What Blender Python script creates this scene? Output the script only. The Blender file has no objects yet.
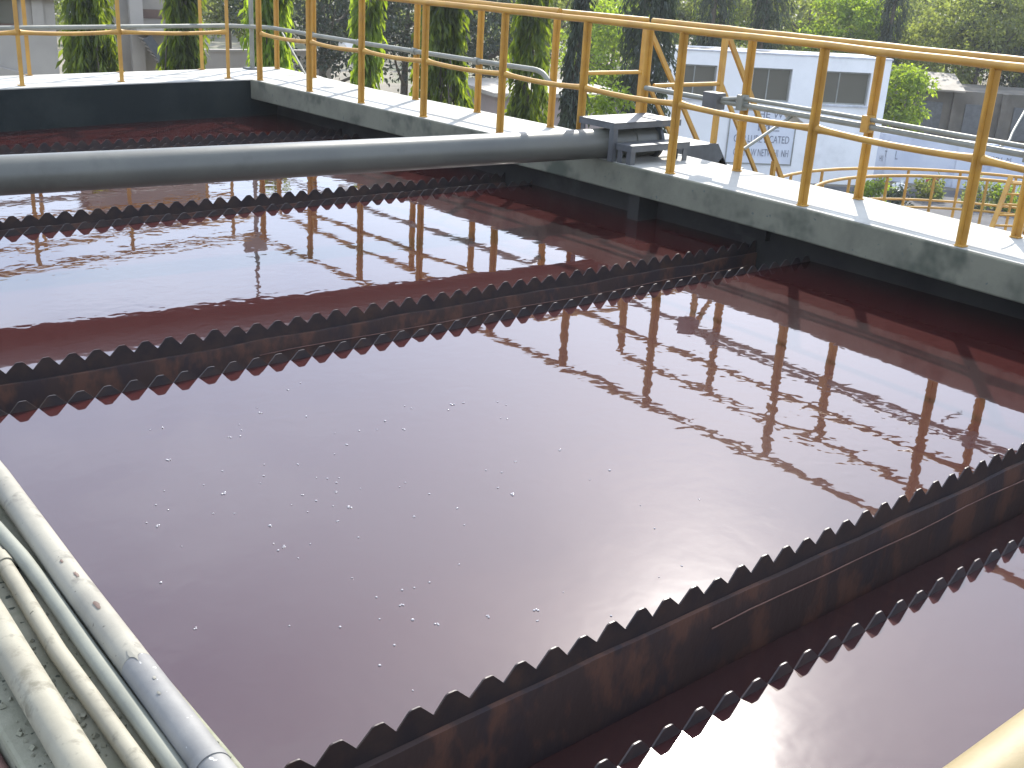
import bpy, bmesh, math, random
from mathutils import Vector, Matrix, Quaternion
from mathutils import noise as mnoise

random.seed(7)
SC = bpy.context.scene
COL = SC.collection
PI = math.pi

# ------------------------------------------------------------------ camera
CAM = Vector((0, 0, 1.902))
RT = Vector((0.771157, -0.634202, 0.055722))
UP = Vector((0.18322, 0.3049, 0.934594))
FW = Vector((0.609711, 0.71051, -0.351324))
FPX = 1119.8
cd = bpy.data.cameras.new('camera')
cd.sensor_width = 36.0
cd.lens = FPX / 1024 * 36
cd.clip_start = 0.05
cd.clip_end = 3000
co = bpy.data.objects.new('camera', cd)
m = Matrix((RT, UP, -FW)).transposed().to_4x4()
m.translation = CAM
co.matrix_world = m
COL.objects.link(co)
SC.camera = co

# ------------------------------------------------------------------ light
SUN_EL, SUN_AZ = math.radians(37.5), math.radians(52.5)      # azimuth from +Y towards +X
world = bpy.data.worlds.new('World')
SC.world = world
world.use_nodes = True
wn, wl = world.node_tree.nodes, world.node_tree.links
wn.clear()
wo = wn.new('ShaderNodeOutputWorld')
bg = wn.new('ShaderNodeBackground')
bg.inputs['Strength'].default_value = 0.15
sky = wn.new('ShaderNodeTexSky')
sky.sky_type = 'NISHITA'
sky.sun_disc = False
sky.sun_elevation = SUN_EL
sky.sun_rotation = SUN_AZ
sky.altitude = 50
sky.air_density = 1.0
sky.dust_density = 1.4
sky.ozone_density = 2.0
# thin high cloud, the same all over the sky
tc = wn.new('ShaderNodeTexCoord')
mp = wn.new('ShaderNodeMapping')
mp.inputs['Scale'].default_value = (1.0, 1.0, 2.2)
nz = wn.new('ShaderNodeTexNoise')
nz.inputs['Scale'].default_value = 2.6
nz.inputs['Detail'].default_value = 7
nz.inputs['Roughness'].default_value = 0.55
cr = wn.new('ShaderNodeValToRGB')
cr.color_ramp.elements[0].position = 0.40
cr.color_ramp.elements[0].color = (0.28, 0.28, 0.28, 1)
cr.color_ramp.elements[1].position = 0.66
cr.color_ramp.elements[1].color = (0.80, 0.80, 0.80, 1)
mx = wn.new('ShaderNodeMixRGB')
mx.inputs['Color2'].default_value = (9.4, 10.1, 11.1, 1)
wl.new(tc.outputs['Generated'], mp.inputs['Vector'])
wl.new(mp.outputs['Vector'], nz.inputs['Vector'])
wl.new(nz.outputs['Fac'], cr.inputs['Fac'])
wl.new(cr.outputs['Color'], mx.inputs['Fac'])
wl.new(sky.outputs['Color'], mx.inputs['Color1'])
wb = wn.new('ShaderNodeMixRGB')          # the camera's cool white balance
wb.blend_type = 'MULTIPLY'
wb.inputs['Fac'].default_value = 1.0
wb.inputs['Color2'].default_value = (0.94, 0.985, 1.065, 1)
wl.new(mx.outputs['Color'], wb.inputs['Color1'])
wl.new(wb.outputs['Color'], bg.inputs['Color'])
wl.new(bg.outputs['Background'], wo.inputs['Surface'])

sd = bpy.data.lights.new('sun', 'SUN')
sd.energy = 4.6
sd.angle = math.radians(0.55)
sd.color = (1.0, 0.95, 0.86)
so = bpy.data.objects.new('sun', sd)
SUNV = Vector((math.sin(SUN_AZ) * math.cos(SUN_EL), math.cos(SUN_AZ) * math.cos(SUN_EL), math.sin(SUN_EL)))
so.rotation_euler = SUNV.to_track_quat('Z', 'Y').to_euler()
so.location = SUNV * 60
COL.objects.link(so)

SC.view_settings.view_transform = 'Standard'
SC.view_settings.look = 'None'
SC.view_settings.gamma = 1
SC.view_settings.exposure = 0.85
SC.view_settings.use_curve_mapping = False
SC.render.resolution_x, SC.render.resolution_y = 1024, 768
SC.render.engine = 'CYCLES'

# ------------------------------------------------------------------ helpers
def ray(px, py):
    return (RT * ((px - 512) / FPX) - UP * ((py - 384) / FPX) + FW).normalized()
def at(px, py, dist):                     # point at a horizontal distance along a line of sight
    d = ray(px, py)
    return CAM + d * (dist / math.hypot(d.x, d.y))
def onz(px, py, z):
    d = ray(px, py)
    return CAM + d * ((z - CAM.z) / d.z)
def hit(px, py, p0, n):
    d = ray(px, py)
    return CAM + d * ((p0 - CAM).dot(n) / d.dot(n))

class MB:
    def __init__(s):
        s.v, s.f, s.sm = [], [], []
    def add(s, verts, faces, smooth=False):
        o = len(s.v)
        s.v += [tuple(p) for p in verts]
        s.f += [tuple(i + o for i in f) for f in faces]
        s.sm += [smooth] * len(faces)
        return s
    def box(s, a, b):
        x0, y0, z0 = a
        x1, y1, z1 = b
        v = [(x0, y0, z0), (x1, y0, z0), (x1, y1, z0), (x0, y1, z0), (x0, y0, z1), (x1, y0, z1), (x1, y1, z1), (x0, y1, z1)]
        return s.add(v, BOXF)
    def obox(s, c, ax, ay, az, h):        # centre, unit axes, half sizes
        c = Vector(c)
        v = []
        for sz in (-1, 1):
            for sx, sy in ((-1, -1), (1, -1), (1, 1), (-1, 1)):
                v.append(c + ax * (sx * h[0]) + ay * (sy * h[1]) + az * (sz * h[2]))
        return s.add(v, BOXF)
    def beam(s, a, b, w, d, up=Vector((0, 0, 1))):
        a, b = Vector(a), Vector(b)
        t = (b - a).normalized()
        side = t.cross(up)
        if side.length < 1e-4:
            side = t.cross(Vector((1, 0, 0)))
        side.normalize()
        u2 = side.cross(t).normalized()
        return s.obox((a + b) / 2, side, u2, t, (w / 2, d / 2, (b - a).length / 2))
    def tube(s, pts, r, seg=12, caps=True, smooth=True):
        pts = [Vector(p) for p in pts]
        n = len(pts)
        rr = r if isinstance(r, (list, tuple)) else [r] * n
        t0 = (pts[1] - pts[0]).normalized()
        nrm = t0.cross(Vector((0, 0, 1)))
        if nrm.length < 1e-3:
            nrm = t0.cross(Vector((1, 0, 0)))
        nrm.normalize()
        prev = t0
        vs, fs = [], []
        for i, p in enumerate(pts):
            if i == 0:
                t = t0
            elif i == n - 1:
                t = (pts[i] - pts[i - 1]).normalized()
            else:
                t = ((pts[i] - pts[i - 1]).normalized() + (pts[i + 1] - pts[i]).normalized()).normalized()
            nrm = prev.rotation_difference(t) @ nrm
            prev = t
            bi = t.cross(nrm)
            for k in range(seg):
                a = 2 * PI * k / seg
                vs.append(p + (nrm * math.cos(a) + bi * math.sin(a)) * rr[i])
        for i in range(n - 1):
            for k in range(seg):
                k2 = (k + 1) % seg
                fs.append((i * seg + k, i * seg + k2, (i + 1) * seg + k2, (i + 1) * seg + k))
        s.add(vs, fs, smooth)
        if caps:
            s.add(vs[:seg], [tuple(range(seg))[::-1]])
            s.add(vs[-seg:], [tuple(range(seg))])
        return s
    def prism(s, poly, z0, z1):           # plan polygon, counter-clockwise
        n = len(poly)
        v = [(p[0], p[1], z0) for p in poly] + [(p[0], p[1], z1) for p in poly]
        f = [tuple(range(n))[::-1], tuple(range(n, 2 * n))]
        f += [(i, (i + 1) % n, n + (i + 1) % n, n + i) for i in range(n)]
        return s.add(v, f)
    def mesh(s, name):
        me = bpy.data.meshes.new(name)
        me.from_pydata(s.v, [], s.f)
        me.polygons.foreach_set('use_smooth', s.sm)
        me.update()
        return me
    def build(s, name, mat, parent=None, bevel=0):
        o = bpy.data.objects.new(name, s.mesh(name))
        if mat is not None:
            o.data.materials.append(mat)
        COL.objects.link(o)
        if parent is not None:
            o.parent = parent
            o.matrix_parent_inverse = Matrix.Translation(parent.location).inverted() if not parent.parent else Matrix.Identity(4)
            if parent.parent or parent.type == 'MESH':
                o.matrix_parent_inverse = Matrix.Identity(4)
        if bevel:
            b = o.modifiers.new('bevel', 'BEVEL')
            b.width = bevel
            b.segments = 2
            b.limit_method = 'ANGLE'
            b.angle_limit = math.radians(40)
        return o
BOXF = [(3, 2, 1, 0), (4, 5, 6, 7), (0, 1, 5, 4), (1, 2, 6, 5), (2, 3, 7, 6), (3, 0, 4, 7)]

def tag(o, label, cat, group=None):
    o['label'] = label
    o['category'] = cat
    if group:
        o['group'] = group
    return o
def thing(name, label, cat, loc=(0, 0, 0), group=None):
    o = bpy.data.objects.new(name, None)
    o.location = loc
    o.empty_display_size = 0.2
    COL.objects.link(o)
    return tag(o, label, cat, group)
def structure(o):
    o['kind'] = 'structure'
    return o

# ------------------------------------------------------------------ materials
MATS = {}
def mat(name, base, rough=0.7, col2=None, scale=4.0, detail=6, lo=0.4, hi=0.62, bump=0.0, bscale=None, metal=0.0, spec=0.5,
        stretch=(1, 1, 1), speck=None, speck_scale=30, speck_lo=0.68, stain=None, stain_scale=1.2, stain_lo=0.52, stain_hi=0.75):
    if name in MATS:
        return MATS[name]
    mt = bpy.data.materials.new(name)
    mt.use_nodes = True
    n, l = mt.node_tree.nodes, mt.node_tree.links
    p = n['Principled BSDF']
    p.inputs['Roughness'].default_value = rough
    p.inputs['Metallic'].default_value = metal
    p.inputs['Specular IOR Level'].default_value = spec
    tcn = n.new('ShaderNodeTexCoord')
    mpn = n.new('ShaderNodeMapping')
    mpn.inputs['Scale'].default_value = stretch
    l.new(tcn.outputs['Object'], mpn.inputs['Vector'])
    def noise(sc, dt=6, rgh=0.6):
        t = n.new('ShaderNodeTexNoise')
        t.inputs['Scale'].default_value = sc
        t.inputs['Detail'].default_value = dt
        t.inputs['Roughness'].default_value = rgh
        l.new(mpn.outputs['Vector'], t.inputs['Vector'])
        return t.outputs['Fac']
    def mask(src, a, b):
        r = n.new('ShaderNodeMapRange')
        r.inputs['From Min'].default_value = a
        r.inputs['From Max'].default_value = b
        l.new(src, r.inputs['Value'])
        return r.outputs['Result']
    def mix(f, a, b):
        q = n.new('ShaderNodeMixRGB')
        l.new(f, q.inputs['Fac'])
        for s, key in ((a, 'Color1'), (b, 'Color2')):
            if isinstance(s, tuple):
                q.inputs[key].default_value = (*s, 1)
            else:
                l.new(s, q.inputs[key])
        return q.outputs['Color']
    c = tuple(base)
    if col2 is None:
        col2 = tuple(x * 0.72 for x in base)
    c = mix(mask(noise(scale, detail), lo, hi), c, tuple(col2))
    if stain:
        c = mix(mask(noise(stain_scale, 4, 0.65), stain_lo, stain_hi), c, tuple(stain))
    if speck:
        c = mix(mask(noise(speck_scale, 2), speck_lo, speck_lo + 0.04), c, tuple(speck))
    l.new(c, p.inputs['Base Color'])
    if bump:
        b = n.new('ShaderNodeBump')
        b.inputs['Strength'].default_value = 0.6
        b.inputs['Distance'].default_value = bump
        l.new(noise(bscale or scale * 4, 8, 0.65), b.inputs['Height'])
        l.new(b.outputs['Normal'], p.inputs['Normal'])
    MATS[name] = mt
    return mt

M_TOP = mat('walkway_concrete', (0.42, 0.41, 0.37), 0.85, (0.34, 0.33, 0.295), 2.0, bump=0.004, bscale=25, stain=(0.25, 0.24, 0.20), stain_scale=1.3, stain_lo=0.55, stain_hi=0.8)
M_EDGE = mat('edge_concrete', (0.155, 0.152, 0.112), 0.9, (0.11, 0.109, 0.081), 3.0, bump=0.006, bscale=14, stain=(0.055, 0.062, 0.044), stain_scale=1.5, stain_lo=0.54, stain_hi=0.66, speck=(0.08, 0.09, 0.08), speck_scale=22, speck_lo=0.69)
M_DARK = mat('bitumen_wall', (0.013, 0.018, 0.018), 0.75, (0.023, 0.029, 0.027), 2.0, bump=0.004, bscale=16, spec=0.12, stain=(0.013, 0.018, 0.018), stain_scale=1.0)
M_RECESS = mat('shade_dark_wall', (0.035, 0.033, 0.030), 0.8, (0.022, 0.020, 0.020), 2.0, spec=0.15, bump=0.005, bscale=14, stain=(0.06, 0.06, 0.055), stain_scale=1.6, stain_lo=0.6, stain_hi=0.8)  # deep shade below the overhang is put into this dark wall colour
M_MOSS = mat('mossy_concrete', (0.25, 0.24, 0.18), 0.95, (0.175, 0.17, 0.12), 5.0, bump=0.006, bscale=45, stain=(0.13, 0.15, 0.075), stain_scale=4, stain_lo=0.55, stain_hi=0.72, speck=(0.04, 0.045, 0.03), speck_scale=40, speck_lo=0.66)
M_YEL = mat('yellow_paint', (0.45, 0.245, 0.040), 0.55, (0.37, 0.195, 0.034), 6.0, bump=0.0008, bscale=60, stain=(0.42, 0.23, 0.06), stain_scale=5, stain_lo=0.60, stain_hi=0.75, speck=(0.2, 0.1, 0.05), speck_scale=55, speck_lo=0.72)
M_YELP = mat('overexposed_yellow_paint', (0.28, 0.22, 0.115), 0.6, (0.23, 0.175, 0.08), 9.0, bump=0.0008, bscale=60, stain=(0.18, 0.12, 0.05), stain_scale=14, stain_lo=0.62, stain_hi=0.72)  # paler copy of the yellow: the near rail's overexposure put into its colour
M_PIPE = mat('grey_pipe_paint', (0.10, 0.099, 0.082), 0.36, (0.08, 0.08, 0.068), 2.0, bump=0.001, bscale=30, stain=(0.06, 0.06, 0.05), stain_scale=3, stain_lo=0.6, stain_hi=0.8)
M_GALV = mat('galvanised_pipe', (0.22, 0.222, 0.188), 0.55, (0.18, 0.182, 0.155), 8, metal=0.25)
M_STEEL = mat('grey_steel', (0.095, 0.098, 0.10), 0.5, (0.07, 0.072, 0.075), 7, bump=0.001, bscale=40, stain=(0.13, 0.11, 0.09), stain_scale=6, stain_lo=0.62, stain_hi=0.78)
M_DSTEEL = mat('dark_steel', (0.075, 0.08, 0.085), 0.5, (0.05, 0.052, 0.055), 6)
M_WEIR = mat('weir_plate_steel', (0.026, 0.021, 0.023), 0.40, (0.045, 0.031, 0.028), 9, spec=0.35, bump=0.0012, bscale=50, stain=(0.07, 0.040, 0.028), stain_scale=6, stain_lo=0.56, stain_hi=0.75)
M_CHAN = mat('rust_streaked_channel', (0.046, 0.028, 0.025), 0.6, (0.105, 0.050, 0.034), 5, lo=0.47, hi=0.57, bump=0.006, bscale=20, stretch=(1.1, 1.1, 0.6), stain=(0.035, 0.024, 0.026), stain_scale=3.6, stain_lo=0.52, stain_hi=0.60)
M_PVC = mat('painted_white_pipe', (0.245, 0.228, 0.182), 0.7, (0.185, 0.172, 0.14), 5, bump=0.0012, bscale=60, stain=(0.13, 0.12, 0.095), stain_scale=13, stain_lo=0.58, stain_hi=0.70, speck=(0.09, 0.08, 0.06), speck_scale=46, speck_lo=0.70)
M_PVCB = mat('bluish_grey_pipe', (0.185, 0.18, 0.17), 0.65, (0.14, 0.137, 0.132), 6, bump=0.001, bscale=60, speck=(0.68, 0.68, 0.66), speck_scale=34, speck_lo=0.69)
M_CREAM = mat('cream_pipe', (0.25, 0.23, 0.172), 0.7, (0.195, 0.178, 0.132), 6, bump=0.0012, bscale=50, stain=(0.135, 0.122, 0.085), stain_scale=15, stain_lo=0.56, stain_hi=0.68, speck=(0.10, 0.09, 0.06), speck_scale=50, speck_lo=0.71)
M_GPIPE = mat('grey_green_pipe', (0.195, 0.198, 0.16), 0.7, (0.15, 0.154, 0.125), 6, bump=0.001, bscale=50, speck=(0.14, 0.14, 0.1), speck_scale=30, speck_lo=0.72)
M_RUST = mat('rusty_steel', (0.16, 0.085, 0.065), 0.8, (0.11, 0.055, 0.045), 14, bump=0.002, bscale=40)
M_WHITE = mat('white_wash', (0.82, 0.81, 0.80), 0.9, (0.77, 0.76, 0.75), 0.9, bump=0.004, bscale=8, stain=(0.62, 0.61, 0.60), stain_scale=0.6, stain_lo=0.55, stain_hi=0.8)
M_BLUE = mat('pale_blue_wash', (0.50, 0.54, 0.64), 0.9, (0.60, 0.63, 0.70), 0.8, bump=0.004, bscale=8, stain=(0.30, 0.34, 0.46), stain_scale=0.9, stain_lo=0.56, stain_hi=0.72)
M_BOARD = mat('sign_board_paint', (0.66, 0.68, 0.73), 0.8, (0.6, 0.62, 0.67), 2)
M_INK = mat('faded_lettering', (0.14, 0.15, 0.18), 0.8, (0.3, 0.31, 0.36), 9)
M_GREYB = mat('weathered_render', (0.31, 0.28, 0.23), 0.9, (0.25, 0.22, 0.185), 1.0, bump=0.004, bscale=8, stain=(0.2, 0.19, 0.17), stain_scale=0.7, stain_lo=0.55, stain_hi=0.8)
M_LTB = mat('pale_render', (0.38, 0.345, 0.30), 0.9, (0.33, 0.30, 0.26), 0.8, bump=0.004, bscale=8)
M_PINK = mat('pinkish_render', (0.36, 0.29, 0.27), 0.9, (0.30, 0.25, 0.23), 1.0)
M_SHED = mat('dark_render', (0.13, 0.115, 0.095), 0.9, (0.085, 0.075, 0.06), 0.9, stain=(0.07, 0.07, 0.065), stain_scale=0.8)
M_ROOF = mat('sheet_roof', (0.24, 0.21, 0.17), 0.8, (0.16, 0.14, 0.11), 1.5)
M_BROWN = mat('brown_timber', (0.12, 0.075, 0.055), 0.7, (0.09, 0.055, 0.04), 5)
M_FRAME = mat('window_frame_paint', (0.30, 0.30, 0.27), 0.6)
M_SIDE = mat('reveal_render', (0.55, 0.56, 0.6), 0.9)
M_BARK = mat('bark', (0.13, 0.11, 0.085), 0.95, (0.08, 0.065, 0.05), 6, bump=0.01, bscale=12, stretch=(1, 1, 0.3))
M_GROUND = mat('dry_ground', (0.22, 0.19, 0.145), 1.0, (0.14, 0.125, 0.095), 0.35, bump=0.02, bscale=3, stain=(0.07, 0.09, 0.035), stain_scale=0.16, stain_lo=0.5, stain_hi=0.66)
M_PEB = mat('pebbly_concrete', (0.40, 0.36, 0.33), 0.95, (0.24, 0.21, 0.20), 9, bump=0.01, bscale=14)
M_ASPH = mat('yard_asphalt', (0.085, 0.082, 0.085), 0.95, (0.06, 0.058, 0.06), 1.5)
M_SACK = mat('woven_sack', (0.7, 0.7, 0.68), 0.8)
M_RED = mat('red_plastic', (0.45, 0.07, 0.05), 0.5)
M_LAMP = mat('lamp_housing', (0.70, 0.71, 0.72), 0.35)
M_BUB = mat('foam_bubble_film', (0.45, 0.42, 0.43), 0.12)

def glass_mat():
    mt = bpy.data.materials.new('dusty_window_glass')
    mt.use_nodes = True
    p = mt.node_tree.nodes['Principled BSDF']
    p.inputs['Base Color'].default_value = (0.10, 0.095, 0.075, 1)
    p.inputs['Roughness'].default_value = 0.12
    return mt
M_GLASS = glass_mat()

def water_mat(name, bump_d, base=(0.033, 0.0080, 0.0073)):
    mt = bpy.data.materials.new(name)
    mt.use_nodes = True
    n, l = mt.node_tree.nodes, mt.node_tree.links
    p = n['Principled BSDF']
    p.inputs['Roughness'].default_value = 0.02
    p.inputs['IOR'].default_value = 1.60
    # a weak rough gloss lobe, added to spread the sun's glint like bloom
    glint_lobe = n.new('ShaderNodeBsdfGlossy')
    glint_lobe.inputs['Roughness'].default_value = 0.175
    ms = n.new('ShaderNodeMixShader')
    ms.inputs['Fac'].default_value = 0.016
    l.new(p.outputs[0], ms.inputs[1])
    l.new(glint_lobe.outputs[0], ms.inputs[2])
    l.new(ms.outputs[0], n['Material Output'].inputs['Surface'])
    tcn = n.new('ShaderNodeTexCoord')
    def noise(sc, dt, st=(1, 1, 1), dist=0.0):
        mpn = n.new('ShaderNodeMapping')
        mpn.inputs['Scale'].default_value = st
        t = n.new('ShaderNodeTexNoise')
        t.inputs['Scale'].default_value = sc
        t.inputs['Detail'].default_value = dt
        t.inputs['Distortion'].default_value = dist
        l.new(tcn.outputs['Object'], mpn.inputs['Vector'])
        l.new(mpn.outputs['Vector'], t.inputs['Vector'])
        return t.outputs['Fac']
    def mth(op, a, b):
        q = n.new('ShaderNodeMath')
        q.operation = op
        for i, s in enumerate((a, b)):
            if isinstance(s, (int, float)):
                q.inputs[i].default_value = s
            else:
                l.new(s, q.inputs[i])
        return q.outputs[0]
    big = noise(1.1, 2)
    fine = noise(9.0, 1, (1, 1.15, 1), 0.4)
    # patchy ripples: some areas calm, some ruffled
    patch = n.new('ShaderNodeMapRange')
    patch.inputs['From Min'].default_value = 0.35
    patch.inputs['From Max'].default_value = 0.68
    patch.inputs['To Min'].default_value = 0.25
    patch.inputs['To Max'].default_value = 1.0
    l.new(noise(0.55, 2), patch.inputs['Value'])
    tiny = noise(22.0, 1, (1, 1.0, 1), 0.2)
    h = mth('ADD', mth('MULTIPLY', big, 1.3), mth('MULTIPLY', mth('ADD', fine, mth('MULTIPLY', tiny, 0.16)), mth('MULTIPLY', patch.outputs['Result'], 0.85)))
    b = n.new('ShaderNodeBump')
    b.inputs['Strength'].default_value = 1.0
    b.inputs['Distance'].default_value = bump_d
    l.new(h, b.inputs['Height'])
    l.new(b.outputs['Normal'], p.inputs['Normal'])
    l.new(b.outputs['Normal'], glint_lobe.inputs['Normal'])
    c = n.new('ShaderNodeMixRGB')
    c.inputs['Color1'].default_value = (*base, 1)
    c.inputs['Color2'].default_value = (base[0] * 1.18, base[1] * 1.25, base[2] * 1.3, 1)
    l.new(noise(0.8, 4), c.inputs['Fac'])
    l.new(c.outputs['Color'], p.inputs['Base Color'])
    return mt
M_WATER = water_mat('red_brown_liquor', 0.0012)
M_CWATER = water_mat('channel_liquor', 0.012, (0.03, 0.011, 0.010))

def leaf_mat(name, c1, c2, trans=0.42, tcol=None):
    mt = bpy.data.materials.new(name)
    mt.use_nodes = True
    n, l = mt.node_tree.nodes, mt.node_tree.links
    n.clear()
    out = n.new('ShaderNodeOutputMaterial')
    geo = n.new('ShaderNodeNewGeometry')
    mixc = n.new('ShaderNodeMixRGB')
    mixc.inputs['Color1'].default_value = (*c1, 1)
    mixc.inputs['Color2'].default_value = (*c2, 1)
    l.new(geo.outputs['Random Per Island'], mixc.inputs['Fac'])
    tcl = n.new('ShaderNodeTexCoord')
    cn = n.new('ShaderNodeTexNoise')
    cn.inputs['Scale'].default_value = 1.1
    cn.inputs['Detail'].default_value = 3
    l.new(tcl.outputs['Object'], cn.inputs['Vector'])
    cmr = n.new('ShaderNodeMapRange')
    cmr.inputs['From Min'].default_value = 0.35
    cmr.inputs['From Max'].default_value = 0.68
    cmr.inputs['To Min'].default_value = 0.62
    cmr.inputs['To Max'].default_value = 1.55
    l.new(cn.outputs['Fac'], cmr.inputs['Value'])
    cmul = n.new('ShaderNodeVectorMath')
    cmul.operation = 'SCALE'
    l.new(mixc.outputs['Color'], cmul.inputs[0])
    l.new(cmr.outputs['Result'], cmul.inputs['Scale'])
    d = n.new('ShaderNodeBsdfPrincipled')
    d.inputs['Roughness'].default_value = 0.5
    t = n.new('ShaderNodeBsdfTranslucent')
    tm = n.new('ShaderNodeMixRGB')
    tm.blend_type = 'MULTIPLY'
    tm.inputs['Fac'].default_value = 1
    tm.inputs['Color2'].default_value = (*(tcol or (2.2, 2.1, 0.9)), 1)
    l.new(cmul.outputs['Vector'], d.inputs['Base Color'])
    l.new(cmul.outputs['Vector'], tm.inputs['Color1'])
    l.new(tm.outputs['Color'], t.inputs['Color'])
    ms = n.new('ShaderNodeMixShader')
    ms.inputs['Fac'].default_value = trans
    l.new(d.outputs[0], ms.inputs[1])
    l.new(t.outputs[0], ms.inputs[2])
    l.new(ms.outputs[0], out.inputs['Surface'])
    return mt
M_LF_MAST = leaf_mat('mast_tree_leaf', (0.030, 0.044, 0.014), (0.078, 0.10, 0.024), 0.55, (4.0, 3.9, 0.75))
M_LF_DARK = leaf_mat('dark_leaf', (0.018, 0.028, 0.017), (0.034, 0.048, 0.025), 0.25)
M_LF_OLIVE = leaf_mat('olive_leaf', (0.075, 0.092, 0.040), (0.14, 0.16, 0.065), 0.58, (2.3, 2.3, 0.95))
M_LF_BRIGHT = leaf_mat('bright_leaf', (0.065, 0.095, 0.022), (0.13, 0.17, 0.04), 0.60, (3.2, 3.2, 0.75))

# ------------------------------------------------------------------ levels of the tank
WT = 0.445          # walkway top
WL = 0.020          # liquor level
TIP = 0.0654        # weir tooth tips
GZ = -4.8           # yard level
LX = 0.765          # inner face of the side wall that carries the pipes
INNER = [(6.20, 0.42), (6.25, 2.1), (6.33, 3.35), (6.42, 4.59), (6.46, 5.87), (6.475, 6.9), (6.46, 7.97), (6.42, 9.1), (6.385, 10.18), (6.36, 11.2), (6.335, 12.45)]
OUTER = [(7.05, -0.6), (7.08, 2.1), (7.13, 3.3), (7.24, 4.55), (7.30, 5.75), (7.38, 6.9), (7.43, 8.15), (7.39, 9.25), (7.33, 11.35), (7.36, 12.5), (7.42, 13.72)]
def lerp_line(L, y):
    for (xa, ya), (xb, yb) in zip(L, L[1:]):
        if ya <= y <= yb:
            return xa + (xb - xa) * (y - ya) / (yb - ya)
    return L[0][0] if y < L[0][1] else L[-1][0]
def far_in(x):      # inner edge of the far walkway
    L = [(-9, 10.3), (3.41, 12.075), (4.08, 12.18), (4.76, 12.30), (5.56, 12.395), (6.335, 12.45), (9, 12.6)]
    for (xa, ya), (xb, yb) in zip(L, L[1:]):
        if xa <= x <= xb:
            return ya + (yb - ya) * (x - xa) / (xb - xa)
    return 12.45
def far_out(x):
    return 13.16 + (x - 3.5) * 0.163

# ------------------------------------------------------------------ setting: ground and liquor
g = MB()
g.add([(-400, -400, GZ), (900, -400, GZ), (900, 900, GZ), (-400, 900, GZ)], [(0, 1, 2, 3)])
structure(g.build('ground', M_GROUND))
y_ = MB()
y_.add([(19.5, 2, GZ + 0.004), (46, -6, GZ + 0.004), (46, 15, GZ + 0.004), (30, 25.5, GZ + 0.004), (19, 17, GZ + 0.004)], [(0, 1, 2, 3, 4)])
structure(y_.build('yard_paving', M_ASPH))

TROUGHS = [   # front blade y, back blade y, x of a front tip, x of a back tip
    (1.549, 1.982, 1.694, 1.078), (4.630, 5.113, 1.271, 1.405), (7.716, 8.100, 2.408, 2.520), (10.62, 11.02, 2.45, 2.50)]
w = MB()
edges = [0.30] + [e for t in TROUGHS for e in (t[0] - 0.002, t[1] + 0.002)] + [12.75]
for i in range(0, len(edges), 2):
    a, b = edges[i], edges[i + 1]
    w.add([(0.6, a, WL), (6.85, a, WL), (6.85, b, WL), (0.6, b, WL)], [(0, 1, 2, 3)])
structure(w.build('water', M_WATER))

# ------------------------------------------------------------------ tank walls
t = thing('tank_wall', 'long concrete tank wall with a white sunlit walkway on top and overhanging grey edge', 'tank wall', (6.9, 6, GZ))
mb = MB()
poly = INNER + [(6.335, 12.45)] + [(6.335, far_in(6.335) + 0.02)]
poly = INNER[:] + [(7.42, 12.60)] + [p for p in OUTER[::-1] if p[1] < 12.55]
poly = [(x, y) for x, y in poly]
# plan polygon counter-clockwise: outer side going up, inner side coming back
ccw = [p for p in OUTER if p[1] < 12.55] + [(7.365, 12.60), (6.335, 12.45)] + INNER[:-1][::-1]
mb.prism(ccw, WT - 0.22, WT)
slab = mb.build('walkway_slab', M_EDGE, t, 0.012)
mb = MB()
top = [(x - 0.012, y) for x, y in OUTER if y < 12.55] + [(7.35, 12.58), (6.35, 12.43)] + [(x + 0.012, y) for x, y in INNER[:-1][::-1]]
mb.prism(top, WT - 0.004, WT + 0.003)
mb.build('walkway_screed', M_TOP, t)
mb = MB()
mb.box((6.72, -0.6, GZ), (7.02, 12.9, WT - 0.221))
mb.build('wall_face', M_RECESS, t)
mb = MB()
mb.box((6.50, 6.15, -0.5), (6.719, 6.27, WT - 0.222))
mb.build('pilaster', M_RECESS, t)
# a band of old render below the overhang
mb = MB()
mb.box((6.66, 5.0, 0.09), (6.719, 6.05, 0.20))
mb.build('render_band', M_RECESS, t)

t = thing('tank_wall', 'dark bitumen-coated end wall of the tank with a white walkway on top', 'tank wall', (4, 13, GZ))
mb = MB()
xs = [-6, -2, 0.5, 2, 3.41, 4.08, 4.76, 5.56, 6.3345]
fi = [(x, far_in(x)) for x in xs]
fo = [(x, far_out(x)) for x in [7.40, 6.0, 3.4, 0, -6]]
mb.prism(fi + [(6.3345, 12.4505), (7.40, 12.606)] + fo, WT - 0.012, WT)
mb.build('walkway_slab', M_TOP, t, 0.008)
mb = MB()
fi2 = [(x, far_in(x) + 0.006) for x in xs]
mb.prism(fi2 + [(6.72, 12.52)] + [(6.72, 12.85)] + [(x, far_in(x) + 0.5) for x in xs[::-1]], -0.9, WT - 0.0125)
mb.build('wall_face', M_DARK, t)
mb = MB()
mb.box((-6, 12.75, GZ), (7.3, 13.1, -0.1))
mb.build('wall_footing', M_GREYB, t)

t = thing('tank_wall', 'mossy concrete side wall of the tank carrying four painted pipes', 'tank wall', (0.4, 6, GZ))
mb = MB()
mb.box((0.435, -0.6, WT - 0.30), (0.775, 11.55, WT))
mb.build('coping', M_MOSS, t, 0.01)
mb = MB()
mb.box((0.30, -0.6, GZ), (LX, 11.7, WT - 0.301))
mb.build('wall_face', M_RECESS, t)
mb = MB()
mb.box((-0.6, -0.6, WT - 0.30), (0.425, 11.55, WT - 0.10))
mb.build('walkway_slab', M_EDGE, t)

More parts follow.
